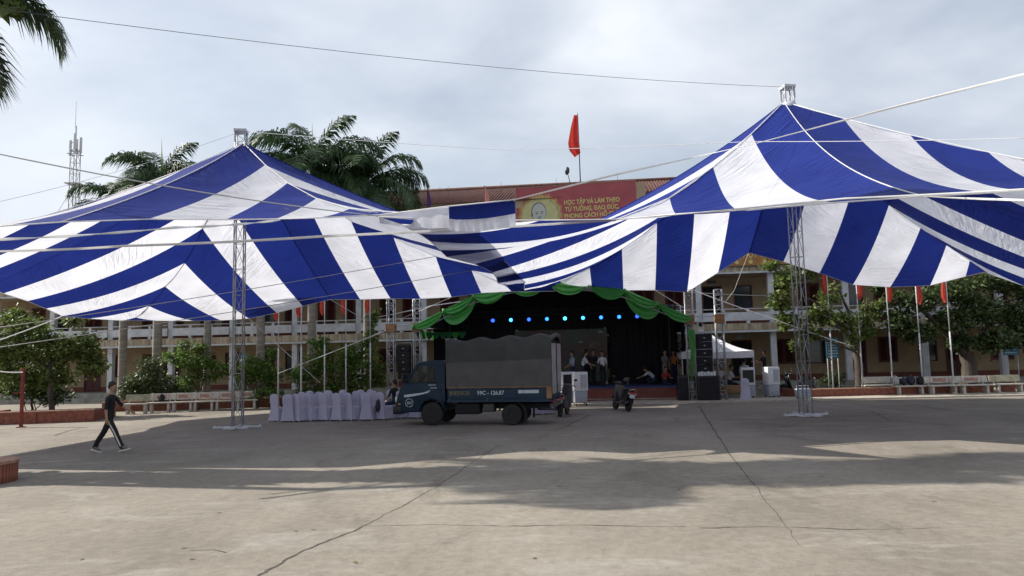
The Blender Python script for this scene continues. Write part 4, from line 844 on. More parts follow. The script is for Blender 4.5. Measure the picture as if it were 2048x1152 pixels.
# ------------------------------------------------------------ signs, red post
M['signblue'] = mat('blue_sign_paint', (.05, .19, .30), .6, .12, 3); M['signwhite'] = mat('white_sign_print', (.62, .66, .66), .6, .05)
def sign(px, py0, py1, Y, w, label, lines=7):
    a, b_ = at(px, py1, Y), at(px, py0, Y); t = thing('notice_board', label, 'sign', (a.x, a.y, 0), -BY, 'blue notice boards'); z0, z1 = a.z, b_.z
    m = MB(); m.bx(-w / 2, w / 2, -.02, .02, z0, z1); m.build('panel', M['signblue'], t)
    for x in (-w / 2 + .04, w / 2 - .04): m = MB(); m.tube((x, .045, 0), (x, .045, z1), .025); m.build('post', M['steelpaint'], t, True)
    for i in range(lines):                                    # too small to read in the photograph: rows of print
        z = z1 - (z1 - z0) * (i + .8) / (lines + .6); x = -w * .38
        m = MB()
        while x < w * .34: l = random.uniform(.05, .12); m.bx(x, min(x + l, w * .4), -.024, -.0205, z - .018, z + .018); x += l + .03
        o = m.build('print_row', M['signwhite'], t); o['kind'] = 'stuff'
sign(1666, 675, 717, 36.2, .56, 'blue notice board with white print beside the forked tree')
sign(2022, 682, 710, 36.8, .7, 'blue notice board half hidden by the tree at the right edge', 4)
sign(488, 709, 728, 36.6, .42, 'small pale blue notice board seen behind the left mast', 3)
M['postred'] = mat('weathered_red_paint', (.20, .035, .03), .7, .3, 8)
b = gr(42, 855); t = thing('red_post', 'rusty red steel post at the left edge with a rope tied on', 'post', (b.x, b.y, 0), R(12))
m = MB(); m.bx(-.05, .05, -.05, .05, 0, 2.1); bevel(m.build('post', M['postred'], t), .008); m = MB(); m.bx(-.12, .12, -.12, .12, 0, .03); m.build('foot_plate', M['postred'], t); m = MB(); m.bx(-.3, -.05, -.02, .02, 1.2, 1.24); m.build('bracket', M['postred'], t)

# ------------------------------------------------------------ people
M['skin'] = mat('skin', (.34, .19, .12), .55, .08, 9); M['hair'] = mat('black_hair', (.012, .010, .009), .45, .3, 20)
M['cblack'] = mat('black_cotton', (.013, .013, .015), .85, .2, 8); M['cwhite'] = mat('white_cotton', (.62, .62, .66), .8, .1, 8); M['cblue'] = mat('pale_blue_cotton', (.30, .36, .50), .8, .12, 8)
M['cnavy'] = mat('navy_cotton', (.02, .026, .06), .8, .2, 8); M['cred'] = mat('red_cotton', (.32, .03, .03), .8, .15, 8); M['corange'] = mat('orange_cotton', (.42, .17, .05), .8, .15, 8); M['cgrey'] = mat('grey_cotton', (.16, .16, .17), .8, .15, 8)
M['sole'] = mat('white_sole', (.6, .58, .55), .7, .1)
def figure(label, loc, rz, H=1.65, legs=((12, 5), (-14, 18)), arms=((-18, 12), (24, 18)), lean=3, shirt='cwhite', pants='cnavy', shoes='cblack', sleeve=True, sit=None, head=(0, 0), stripe=False, abd=8, z0=0, group='people around the stage', hairlong=False, extra=None):
    """forward is +x. legs, arms: (swing of the upper limb forward, bend) in degrees, right one first. One skinned surface."""
    t = thing('person', label, 'person', Vector(loc), rz, group); S = H / 1.65
    B = []; names = {}; verts = []; rad = []; edges = []; tags = []
    def v(p, r, r2=None): verts.append(Vector(p)); rad.append((r * S, (r2 or r) * S)); return len(verts) - 1
    def e(a, b, tg): edges.append((a, b)); tags.append(tg)
    ln = R(lean); up = Vector((math.sin(ln), 0, math.cos(ln)))
    P0 = Vector((0, 0, 0)); pel = v(P0, .125, .10); wa = v(P0 + up * .13 * S, .115, .095); ch = v(P0 + up * .34 * S, .135, .10); nk0 = v(P0 + up * .465 * S, .06, .055); hd = R(lean + head[0])
    nk = v(P0 + up * .55 * S, .045); hu = Vector((math.sin(hd), 0, math.cos(hd))); hb = P0 + up * .57 * S
    h1 = v(hb + hu * .07 * S + Vector((.012, 0, 0)), .072, .075); h2 = v(hb + hu * .15 * S + Vector((.005, 0, 0)), .085, .08); h3 = v(hb + hu * .215 * S, .06)
    e(pel, wa, 'pants'); e(wa, ch, 'shirt'); e(ch, nk0, 'shirt'); e(nk0, nk, 'skin'); e(nk, h1, 'skin'); e(h1, h2, 'skin'); e(h2, h3, 'skin')
    fx = Vector((math.cos(hd), 0, -math.sin(hd)))
    ns = v(hb + hu * .095 * S + fx * .1 * S, .012); e(h1, ns, 'skin')
    low = []
    for s, (a, k), (b_, c_) in ((-1, legs[0], arms[0]), (1, legs[1], arms[1])):
        hp = v(P0 + Vector((0, s * .085 * S, -.04 * S)), .088); e(pel, hp, 'pants'); a_ = R(a); d = Vector((math.sin(a_), 0, -math.cos(a_)))
        kn_p = verts[hp] + d * .40 * S; kn = v(kn_p, .07); e(hp, kn, 'pants'); a2 = R(a - k); d2 = Vector((math.sin(a2), 0, -math.cos(a2)))
        cf = v(kn_p + d2 * .2 * S + Vector((-.01, 0, 0)), .065); e(kn, cf, 'pants'); an_p = kn_p + d2 * .40 * S; an = v(an_p, .052); e(cf, an, 'pants')
        fa = R(max(-25, min(25, (a - k) * .6))); fd = Vector((math.cos(fa), s * .08, math.sin(fa)))
        he = v(an_p + Vector((-.03, 0, -.045)) * S, .035); e(an, he, 'shoe'); to = v(an_p + fd * .16 * S + Vector((0, 0, -.05 * S)), .036, .028); e(an, to, 'shoe'); low += [verts[he].z - .035 * S, verts[to].z - .03 * S]
        sh_p = P0 + up * .455 * S + Vector((0, s * .17 * S, 0)); sh = v(sh_p, .062); e(ch, sh, 'shirt')
        ab = R(abd) * s; u = Vector((math.sin(R(b_)), math.sin(ab), -math.cos(R(b_)))).normalized(); el_p = sh_p + u * .27 * S; el = v(el_p, .042); e(sh, el, 'sleeve')
        w_ = Vector((math.sin(R(b_ + c_)), math.sin(ab) * .4, -math.cos(R(b_ + c_)))).normalized(); wr_p = el_p + w_ * .24 * S; wr = v(wr_p, .029); e(el, wr, 'skin')
        pm = v(wr_p + w_ * .06 * S, .033, .018); e(wr, pm, 'skin'); sd = Vector((0, s, 0)) ; f2 = w_.cross(sd).normalized()
        for q, fl in enumerate((.075, .085, .078, .06)):
            o = f2 * ((q - 1.5) * .018 * S); k1 = v(wr_p + w_ * .1 * S + o, .0095); e(pm, k1, 'skin'); k2 = v(wr_p + w_ * (.1 + fl * .55) * S + o - sd * .018 * S, .0085); e(k1, k2, 'skin'); k3 = v(wr_p + w_ * (.1 + fl * .8) * S + o - sd * .04 * S, .007); e(k2, k3, 'skin')
        th = v(wr_p + w_ * .07 * S + f2 * -.04 * S - sd * .012, .01); e(pm, th, 'skin'); t2 = v(wr_p + w_ * .11 * S + f2 * -.05 * S - sd * .03, .0085); e(th, t2, 'skin')
    dz = -min(low) if sit is None else sit + .10 * S
    me = bpy.data.meshes.new('body'); me.from_pydata([tuple(p + Vector((0, 0, dz))) for p in verts], edges, [])
    ob = bpy.data.objects.new('body', me); C.objects.link(ob); md = ob.modifiers.new('skin', 'SKIN'); md.use_smooth_shade = True
    if not me.skin_vertices: 
        bm = bmesh.new(); bm.from_mesh(me); bm.verts.layers.skin.verify(); bm.to_mesh(me); bm.free()
    for i, sv_ in enumerate(me.skin_vertices[0].data): sv_.radius = rad[i]; sv_.use_root = (i == 0)
    sb = ob.modifiers.new('sub', 'SUBSURF'); sb.levels = 1; sb.render_levels = 1
    bpy.context.view_layer.update(); m2 = bpy.data.meshes.new_from_object(ob.evaluated_get(bpy.context.evaluated_depsgraph_get())); bpy.data.objects.remove(ob)
    cm = {'shirt': 0, 'sleeve': 0 if sleeve else 1, 'skin': 1, 'pants': 2, 'shoe': 3}; m2.materials.clear()
    for q in (shirt, 'skin', pants, shoes): m2.materials.append(M[q])
    sg = [(verts[a] + Vector((0, 0, dz)), verts[b] + Vector((0, 0, dz)), cm[tg], (rad[a][0] + rad[b][0]) / 2) for (a, b), tg in zip(edges, tags)]
    for pl in m2.polygons:
        c = pl.center; best = None
        for a, b, k, r_ in sg:
            ab_ = b - a; f = max(0, min(1, (c - a).dot(ab_) / max(1e-9, ab_.length_squared))); dd = (c - a - ab_ * f).length - r_ * .8
            if best is None or dd < best[0]: best = (dd, k)
        pl.material_index = best[1]; pl.use_smooth = True
    m2.name = 'body'; link('body', m2, t)
    hc = hb + hu * .145 * S + Vector((-.014, 0, dz + .012 * S)); m = MB(); Mh = Matrix.Rotation(R(-28 + lean + head[0]), 3, 'Y')
    m.ball(hc + hu * .018 * S - fx * .012 * S, (.093 * S, .088 * S, .090 * S), 14, Mh); m.ball(hc - fx * .045 * S - hu * .03 * S, (.055 * S, .078 * S, .075 * S), 12)
    if hairlong: m.ball(hc + Vector((-.05, 0, -.12 * S)), (.05 * S, .085 * S, .16 * S), 10)
    m.build('hair', M['hair'], t, True)
    for s in (-1, 1):
        m = MB(); m.ball(hb + hu * .105 * S + Vector((-.005, s * .083 * S, dz)), (.018 * S, .010 * S, .03 * S), 8); m.build('ear', M['skin'], t, True)
        m = MB(); m.ball(hb + hu * .125 * S + fx * .077 * S + Vector((0, s * .03 * S, dz)), (.006 * S, .012 * S, .006 * S), 6); m.build('eye', M['hair'], t, True)
    if stripe:
        for s, (a, k) in ((-1, legs[0]), (1, legs[1])):
            a_ = R(a); a2 = R(a - k); h_ = P0 + Vector((0, s * .085 * S, -.04 * S + dz)); k_p = h_ + Vector((math.sin(a_), 0, -math.cos(a_))) * .40 * S; an_p = k_p + Vector((math.sin(a2), 0, -math.cos(a2))) * .37 * S
            o1, o2, o3 = Vector((0, s * .092 * S, 0)), Vector((0, s * .068 * S, 0)), Vector((0, s * .052 * S, 0)); w_ = Vector((.018, 0, 0)) * S
            m = MB(); L1 = [h_ + o1 + w_, h_.lerp(k_p, .5) + (o1 + o2) * .5 + w_, k_p + o2 + w_, k_p.lerp(an_p, .5) + o2 * .95 + w_, an_p + o3 + w_]; m.grid([L1, [p - w_ * 2 for p in L1]]); m.build('side_stripe', M['sole'], t)
    if extra: extra(t, S, dz)
    return t
p = gr(217, 905)
def soles(t, S, dz):
    for s, a, k in ((-1, 28, 4), (1, -24, 8)):
        kp = Vector((math.sin(R(a)), 0, -math.cos(R(a)))) * .40 * S; ap = Vector((0, s * .085 * S, -.04 * S + dz)) + kp + Vector((math.sin(R(a - k)), 0, -math.cos(R(a - k)))) * .40 * S
        fa = R(max(-25, min(25, (a - k) * .6))); m = MB(); m.box(ap + Vector((.06 * math.cos(fa), s * .006, -.078 + .06 * math.sin(fa))) * S, (.27 * S, .085 * S, .028 * S), Matrix.Rotation(-fa, 3, 'Y')); bevel(m.build('shoe_sole', M['sole'], t), .01)
figure('boy in black shirt and striped black trousers walking to the right', (p.x, p.y, 0), R(4), 1.66, ((28, 4), (-24, 8)), ((-6, 14), (34, 22)), 4, 'cblack', 'cblack', 'cgrey', True, None, (6, 0), True, 9, group='people', extra=soles)

# ------------------------------------------------------------ stage
SA = math.atan2(-1.8, 12.25); SL = Vector((-4.45, 35.0, 0)); SX = Vector((math.cos(SA), math.sin(SA), 0)); SY = Vector((-SX.y, SX.x, 0))
def sp(x, y, z=0): return SL + SX * x + SY * y + Vector((0, 0, z))
M['deckred'] = mat('red_brown_stage_skirt', (.17, .05, .038), .7, .25, 3, .2, 20); M['bluecarpet'] = mat('blue_stage_carpet', (.03, .05, .15), .9, .2, 5)
stage = thing('stage', 'low red fronted stage with a blue carpet under the black roof', 'stage', SL, SA)
m = MB(); m.bx(-.4, 12.3, .85, 5.5, 0, .6); m.build('platform', M['black'], stage)
for k in range(8): m = MB(); m.bx(-.42, 12.32, .80 - .004 * (k % 2), .848, .02 + k * .073, .02 + (k + .93) * .073); m.build('skirt_board', M['deckred'], stage)
m = MB(); m.bx(-.42, 12.32, .78, 5.5, .602, .64); m.build('carpet', M['bluecarpet'], stage)
m = MB(); m.bx(-.45, 12.35, .74, .79, .1, .13); m.build('light_strip', M['paleconc'], stage)
M['boxwood'] = mat('plywood_brown', (.27, .15, .07), .8, .25, 6)
# trusses of the stage roof
for i, (x, y, hgt, lab) in enumerate(((0, 0, 4.9, 'stage truss tower at the left end, the inner one by the truck'), (12.4, 0, 4.9, 'stage truss tower at the right end, the inner one with green cloth'), (-1.3, .1, 4.95, 'stage truss tower at the far left, outside the line array'), (13.7, .15, 4.9, 'stage truss tower at the far right, outside the line array'), (.2, 5.75, 4.6, 'rear left stage truss tower behind the black curtain'), (12.3, 5.75, 4.6, 'rear right stage truss tower behind the black curtain'))):
    t = thing('truss_tower', lab, 'truss', sp(x, y), SA, 'stage truss towers'); lattice(t, 0.03, hgt, .16, .42, .025, .012)
    m = MB(); m.box((0, 0, .015), (.6, .6, .03)); m.build('base_plate', M['steelpaint'], t)
    m = MB()
    for zz in (3.42, 3.76): m.box((0, -.2, zz), (.44, .03, .05)); m.box((0, .2, zz), (.44, .03, .05))
    m.box((0, 0, 3.59), (.42, .42, .33)); m.build('sleeve_block', M['boxwood'], t)
roof = thing('stage_roof', 'black arched stage roof with bright green swags along its edge', 'stage roof', sp(0, 0, 3.6), SA)
PR = [(-.1, 3.62), (1.3, 4.28), (2.7, 4.92), (4.4, 5.33), (6.2, 5.45), (8.0, 5.33), (9.7, 4.92), (11.1, 4.28), (12.5, 3.62)]
def rz_(x): return interp(x, PR) - 3.6
m = MB(); m.grid([[(x, y, z - 3.6 + .05 - .0 * y) for x, z in PR] for y in (-.22, 1.5, 3, 4.5, 5.9)]); m.build('roof_sheet', M['black'], roof, fix=False)
for y in (-.15, 5.8):
    m = MB(); m.path([(x, y, z - 3.62) for x, z in PR], .03); m.path([(x, y, z - 3.9) for x, z in PR], .025)
    for (x, z), (x2, z2) in zip(PR, PR[1:]): m.tube((x, y, z - 3.62), (x2, y, z2 - 3.9), .014, n=5); m.tube((x, y, z - 3.9), (x, y, z - 3.62), .014, n=5)
    m.build('arch_truss', M['galv'], roof)
for x0, x1 in ((-1.3, 0), (12.4, 13.7)):
    for dz in (-.12, .12): m = MB(); m.tube((x0 + .2, .05, dz), (x1 - .2, .05, dz), .022); m.build('cross_beam', M['galv'], roof)
M['green'] = mat('green_satin', (.045, .30, .045), .38, .1, 3, spec=.6, trans=.25); M['greendark'] = mat('deep_green_satin', (.02, .15, .05), .4, .1, 3, trans=.15)
def swag(par, p0, p1, drop, mt, name='swag', seed=0, back=.0, folds=5):
    """cloth caught up at two points and hanging in deepening folds"""
    p0, p1 = Vector(p0), Vector(p1); m = MB(); rows = []; nu, nv = 18, 12
    for j in range(nv + 1):
        g_ = j / nv; row = []
        for i in range(nu + 1):
            f = i / nu; c = p0.lerp(p1, f); arch = 4 * f * (1 - f); dz = drop * g_ * (arch ** .75) + .05 * g_; out = .035 * math.sin(g_ * math.pi * folds + seed) * arch ** .5 + .05 * g_
            row.append(c + Vector((0, -out - back, -dz)))
        rows.append(row)
    m.grid(rows); return m.build(name, mt, par, True, fix=False)
xs_ = [-.1, 1.35, 2.75, 4.4, 6.2, 8.0, 9.65, 11.05, 12.5]
for i, (a, b_) in enumerate(zip(xs_, xs_[1:])):
    hi = 2 <= i <= 5
    swag(roof, (a, -.26, rz_(a) + .06), (b_, -.26, rz_(b_) + .06), .56 if hi else .42, M['green'], seed=i * .8)
    if not hi and i not in (0, 7): swag(roof, (a - .1, -.12, rz_(a - .1) - .1), (b_ + .1, -.12, rz_(b_ + .1) - .1), .75, M['green'], 'under_swag', i * 2, folds=4)
    m = MB(); m.path([(a - .04, -.3, rz_(a) + .1), (a, -.33, rz_(a) - .02), (a + .02, -.31, rz_(a) - .16)], [.05, .08, .03], 7); m.build('swag_knot', M['green'], roof, True)
for k in range(6):
    y0 = .2 + k * .92; swag(roof, (-.12, y0, -.12), (-.1, y0 + .9, -.12), .38, M['green'] if k % 2 else M['greendark'], 'side_swag', k); swag(roof, (12.5, y0, -.12), (12.5, y0 + .9, -.12), .38, M['greendark'], 'side_swag', k)
for k in range(6): swag(roof, (.1 + k * .32, 1.2, -.22), (.45 + k * .32, 1.2, -.22), .26, M['greendark'] if k != 4 else M['green'], 'inner_swag', k)
# green cloth tied to the right inner tower
t = thing('green_cloth', 'long green cloth hanging down the right stage truss tower', 'cloth', sp(12.42, -.22, .9), SA); m = MB(); rows = []
for j in range(22):
    f = j / 21; rows.append([(.16 * math.sin(f * 5) * .3 + (i / 8 - .5) * .3 * (1 - .75 * f), -.02 - .04 * math.sin(i * 1.9 + f * 3), 2.25 * (1 - f)) for i in range(9)])
m.grid(rows); m.build('cloth', M['green'], t, True, fix=False)
m = MB(); m.grid([[(x, 5.45, z - 3.6 + .04) for x, z in PR], [(x, 5.45, -.4) for x, z in PR]]); m.build('rear_sheet', M['black'], roof, fix=False)
for x in (0.0, 12.4): m = MB(); m.grid([[(x, y, z) for y in (3.0, 4, 5, 5.45)] for z in (-2.95, -1.5, .05)]); m.build('side_sheet', M['black'], roof, fix=False)
# curtains and screen
cur = thing('stage_backdrop', 'tall black curtain closing the back of the stage', 'curtain', sp(0, 5.2, .64), SA)
def curtain(x0, x1, z0, z1, y, name):
    n_ = int((x1 - x0) * 12); m = MB(); m.grid([[(x0 + (x1 - x0) * i / n_, y + .05 * math.sin(i * 1.7) + .03 * math.sin(i * .6), z) for i in range(n_ + 1)] for z in (z0, (z0 + z1) / 2, z1)]); return m.build(name, M['black'], cur, True, fix=False)
curtain(.7, 4.0, 0, 4.0, 0, 'curtain_panel'); curtain(8.75, 12.2, 0, 4.0, 0, 'curtain_panel'); curtain(3.9, 8.9, 2.75, 4.2, .03, 'curtain_panel')
def screen_mat():
    m = bpy.data.materials.new('led_wall'); m.use_nodes = True; nt = m.node_tree; N, L = nt.nodes, nt.links; p = N['Principled BSDF']; p.inputs['Base Color'].default_value = (.012, .014, .015, 1); p.inputs['Roughness'].default_value = .5
    t = N.new('ShaderNodeTexCoord'); mpn = N.new('ShaderNodeMapping'); mpn.inputs['Scale'].default_value = (1.6, 1, 34); L.new(t.outputs['Object'], mpn.inputs['Vector'])
    n = N.new('ShaderNodeTexNoise'); n.inputs['Scale'].default_value = 1; n.inputs['Detail'].default_value = 2; L.new(mpn.outputs['Vector'], n.inputs['Vector'])
    r = N.new('ShaderNodeValToRGB'); r.color_ramp.elements[0].position = .63; r.color_ramp.elements[0].color = (0, 0, 0, 1); r.color_ramp.elements[1].position = .76; r.color_ramp.elements[1].color = (.5, .55, .55, 1); L.new(n.outputs['Fac'], r.inputs['Fac'])
    n2 = N.new('ShaderNodeTexNoise'); n2.inputs['Scale'].default_value = .9; L.new(t.outputs['Object'], n2.inputs['Vector'])
    r2 = N.new('ShaderNodeValToRGB'); r2.color_ramp.elements[0].position = .38; r2.color_ramp.elements[0].color = (.022, .005, .004, 1); r2.color_ramp.elements[1].position = .62; r2.color_ramp.elements[1].color = (.008, .02, .012, 1); L.new(n2.outputs['Fac'], r2.inputs['Fac'])
    g = N.new('ShaderNodeTexNoise'); g.inputs['Scale'].default_value = .8; mg = N.new('ShaderNodeMapping'); mg.inputs['Location'].default_value = (4, 0, 1); L.new(t.outputs['Object'], mg.inputs['Vector']); L.new(mg.outputs['Vector'], g.inputs['Vector'])
    rg = N.new('ShaderNodeValToRGB'); rg.color_ramp.elements[0].position = .48; rg.color_ramp.elements[1].position = .6; L.new(g.outputs['Fac'], rg.inputs['Fac'])
    mu = N.new('ShaderNodeMixRGB'); mu.blend_type = 'MULTIPLY'; mu.inputs[0].default_value = 1; L.new(r.outputs['Color'], mu.inputs[1]); L.new(rg.outputs['Color'], mu.inputs[2])
    ad = N.new('ShaderNodeMixRGB'); ad.blend_type = 'ADD'; ad.inputs[0].default_value = 1; L.new(mu.outputs['Color'], ad.inputs[1]); L.new(r2.outputs['Color'], ad.inputs[2]); L.new(ad.outputs['Color'], p.inputs['Emission Color']); p.inputs['Emission Strength'].default_value = .2
    return m
sc_ = thing('led_screen', 'dim led wall flickering with thin bright lines behind the performers', 'screen', sp(6.25, 5.0, .64), SA); SM = screen_mat()
for i in range(5):
    for j in range(3): m = MB(); m.bx(-2.4 + i * .96 + .004, -2.4 + (i + 1) * .96 - .004, 0, .1, .15 + j * .9 + .004, .15 + (j + 1) * .9 - .004); m.build('led_panel', SM, sc_)
for x in (-2.3, 2.3): m = MB(); m.bx(x - .04, x + .04, .12, .2, 0, 2.9); m.build('frame_post', M['galv'], sc_)
# stage lights
bar = thing('light_bar', 'black lattice bar carrying the row of blue stage lights', 'truss', sp(0.5, 3.2, 0), SA); A_, B_ = at(968, 633, 37.6), at(1290, 625, 36.6)
m = MB()
for dz in (0, .25): m.tube((.2, 0, A_.z + dz), (11.3, 0, A_.z + dz), .025)
for k in range(26): m.tube((.2 + k * .43, 0, A_.z), (.2 + (k + .5) * .43, 0, A_.z + .25), .01, n=5); m.tube((.2 + (k + .5) * .43, 0, A_.z + .25), (.2 + (k + 1) * .43 - .02, 0, A_.z), .01, n=5)
m.build('lattice', M['blackplastic'], bar)
for x in (.3, 11.2):
    m = MB(); m.tube((x, 0, 0.64), (x, 0, A_.z), .03); m.build('stand', M['blackplastic'], bar)
LC = [(.02, .09, 1.0), (.05, .35, 1.0), (.02, .10, 1.0), (.03, .22, 1.0), (.06, .62, 1.0), (.04, .33, 1.0), (.03, .2, 1.0), (.03, .2, 1.0), (.02, .08, .8)]
for i in range(9):
    q = at(985.5 + 36.1 * i, 641 - i * 1.05, 37.5 - i * .14); c = LC[i]; t = thing('stage_light', 'glowing blue stage light on the bar, number %s from the left' % ('one', 'two', 'three', 'four', 'five', 'six', 'seven', 'eight', 'nine')[i], 'stage light', q, SA, 'blue stage lights')
    m = MB(); m.lathe([(.03, .3), (.08, .26), (.105, .12), (.11, .0), (.09, -.001), (.087, .03)], n=16, M=Matrix.Rotation(R(-90), 3, 'X')); m.build('housing', M['blackplastic'], t, True)
    m = MB(); m.lathe([(.001, .02), (.055, .014), (.087, .012), (.087, .028)], n=16, M=Matrix.Rotation(R(-90), 3, 'X')); m.build('lens', mat('light_lens_%d' % i, c, .3, .05, emit=(*c, 3.2 if c[1] > .3 else 2.4)), t, True)
    m = MB(); m.path([(-.16, .1, 0), (-.16, .1, .14), (0, .1, .2), (.16, .1, .14), (.16, .1, 0)], .012); m.build('yoke', M['blackplastic'], t)
# line arrays, subs, mixer
def array(q, n, w, h, label, rz):
    t = thing('line_array', label, 'loudspeaker', (q.x, q.y, 0), rz, 'hanging loudspeakers'); z = q.z; tilt = 0
    for k in range(n):
        m = MB(); m.prism([(-w / 2, z - h + .01), (w / 2, z - h + .01), (w / 2 - .0, z), (-w / 2, z)], .02 * k * k * .4, .45 + .02 * k * k * .4, 1); o = m.build('cabinet', M['blackplastic'], t); bevel(o, .012, 1)
        m = MB(); m.bx(-w / 2 + .03, w / 2 - .03, .02 * k * k * .4 - .012, .02 * k * k * .4 + .004, z - h + .03, z - .02); m.build('grille', M['black'], o)
        m = MB(); m.bx(-.035, .035, .02 * k * k * .4 - .018, .02 * k * k * .4 - .0125, z - h * .55, z - h * .45); m.build('badge', M['galv'], o)
        z -= h
    for x in (-w / 2 - .03, w / 2 + .03): m = MB(); m.tube((x, .25, .0), (x, .25, q.z + .1), .016); m.build('hanging_rail', M['galv'], t)
    m = MB(); m.tube((-w / 2 - .03, .25, q.z + .1), (w / 2 + .03, .25, q.z + .1), .02); m.build('fly_bar', M['galv'], t)
array(at(1408, 668, 33), 5, .66, .335, 'black line array of loudspeakers at the right end of the stage', SA)
array(at(806, 690, 35.2), 5, .6, .32, 'black line array of loudspeakers at the left end of the stage', SA)
for i, (px, w, lab) in enumerate(((1371, .52, 'narrow black subwoofer cabinet left of the right truss tower'), (1421, .95, 'wide black subwoofer cabinet below the right line array'))):
    q = gr(px, 804); t = thing('subwoofer', lab, 'loudspeaker', (q.x, q.y + .15, 0), SA, 'subwoofers'); o = MB().bx(-w / 2, w / 2, 0, .7, .03, 1.15 - .04 * i).build('cabinet', M['blackplastic'], t); bevel(o, .02)
    m = MB(); m.bx(-w / 2 + .05, w / 2 - .05, -.014, .002, .1, 1.05); m.build('grille', M['black'], t)
    for x in (-w / 2 + .06, w / 2 - .06): m = MB(); m.tube((x, .1, 0), (x, .1, .03), .03); m.build('foot', M['rubber'], t)
M['whiteplastic'] = mat('white_plastic', (.60, .61, .64), .45, .06, 5); M['greyplastic'] = mat('blue_grey_plastic', (.30, .33, .38), .5, .08, 5)
q = gr(1421, 804); t = thing('mixer_rack', 'row of small white devices on top of the wide subwoofer', 'amplifier', (q.x, q.y + .2, 1.11), SA)
for k in range(6): m = MB(); m.bx(-.42 + k * .13, -.42 + k * .13 + .1, 0, .2, 0, .17 + .03 * (k % 2)); m.build('device', M['whiteplastic'], t)
m = MB(); m.bx(-.44, .44, -.01, .22, -.0, .012); m.build('tray', M['blackplastic'], t)
q = at(1404, 668, 33.1); t = thing('beam_light', 'small moving head light standing on the right line array', 'stage light', (q.x, q.y + .2, q.z + .1), SA)
m = MB(); m.bx(-.12, .12, -.1, .1, 0, .09); m.build('base', M['whiteplastic'], t); m = MB(); m.bx(-.13, -.1, -.04, .04, .09, .32); m.bx(.1, .13, -.04, .04, .09, .32); m.bx(-.13, .13, -.04, .04, .09, .12); m.build('yoke', M['whiteplastic'], t); m = MB(); m.ball((0, -.02, .33), (.095, .13, .11), 12); m.build('head', M['blackplastic'], t, True)

# ------------------------------------------------------------ popup canopy, crates, table
q = gb(1431, 36.2); t = thing('popup_canopy', 'white popup canopy with a pointed top behind the right line array', 'canopy', (q.x, q.y, 0), SA)
hw = 1.62; zp, ze, zv = 2.95, 2.18, 1.86; m = MB(); n_ = 10
for s in range(4):
    c_, s_ = (1, 0, -1, 0)[s], (0, 1, 0, -1)[s]; rows = []
    for j in range(n_ + 1):
        f = j / n_; z = ze + (zp - ze) * ((1 - f) ** 1.6); rows.append([(c_ * hw * f - s_ * hw * f * g_, s_ * hw * f + c_ * hw * f * g_, z - .05 * math.sin(math.pi * (g_ + 1) / 2) * f) for g_ in (-1, -.5, 0, .5, 1)])
    m.grid(rows)
m.build('canopy_top', M['cwhite'], t, True)
for s in range(4):
    c_, s_ = (1, 0, -1, 0)[s], (0, 1, 0, -1)[s]; m = MB(); m.grid([[(c_ * hw - s_ * hw * g_, s_ * hw + c_ * hw * g_, z - (.05 if z == ze else .02) * math.sin(math.pi * (g_ + 1) / 2)) for g_ in (-1, -.5, 0, .5, 1)] for z in (ze, zv)]); m.build('valance', M['cwhite'], t)
for x in (-hw + .03, hw - .03):
    for y in (-hw + .03, hw - .03): m = MB(); m.bx(x - .02, x + .02, y - .02, y + .02, 0, ze - .03); m.build('leg', M['steelpaint'], t)
q = gr(1471, 800); t = thing('wooden_box', 'brown plywood box on a concrete block beside the stage', 'box', (q.x, q.y + .3, 0), SA); o = MB().bx(-.42, .42, 0, .6, .28, .62).build('box', M['boxwood'], t); bevel(o, .01); m = MB(); m.bx(-.36, .3, .06, .54, 0, .28); m.build('block', M['plinth'], t)

# ------------------------------------------------------------ air coolers
def cooler(q, rz, label, back=False):
    t = thing('air_cooler', label, 'air cooler', q, rz, 'portable air coolers')
    o = MB().bx(-.3, .3, -.24, .24, .62, 1.42).build('body', M['whiteplastic'], t); bevel(o, .03); o = MB().bx(-.27, .27, -.22, .22, .12, .618).build('water_tank', M['greyplastic'], t); bevel(o, .025)
    fx, fy = (0, -.243)
    m = MB(); m.bx(-.02 if not back else -.24, .24, -.252, -.2395, .74, 1.3); m.build('louvre_frame', M['greyplastic'] if not back else M['blackplastic'], t)
    if not back:
        for k in range(11): m = MB(); m.box((.11, -.256, .77 + k * .05), (.22, .03, .008), Matrix.Rotation(R(30), 3, 'X')); m.build('louvre', M['whiteplastic'], t)
    m = MB(); m.bx(-.2, .2, -.15, .15, 1.418, 1.44); m.build('control_panel', M['blackplastic'], t)
    for x in (-.22, .22):
        for y in (-.18, .18): m = MB(); m.lathe([(.05, -.02), (.05, .02)], (x, y, .05), 10, Matrix.Rotation(R(90), 3, 'Y')); m.build('castor', M['rubber'], t, True); 
    return t
cooler(gr(1161, 811), R(8), 'white air cooler with a grey tank left of the black scooter'); cooler(gr(1139, 811) + Vector((-.05, .9, 0)), R(20), 'white air cooler half hidden behind the truck rear', True)
cooler(gr(1546, 797) + Vector((0, .1, 0)), R(14), 'white air cooler in front of the arcade column on the right'); cooler(gr(1500, 798) + Vector((0, .2, 0)), R(-10), 'white air cooler turned away beside the steps', True)

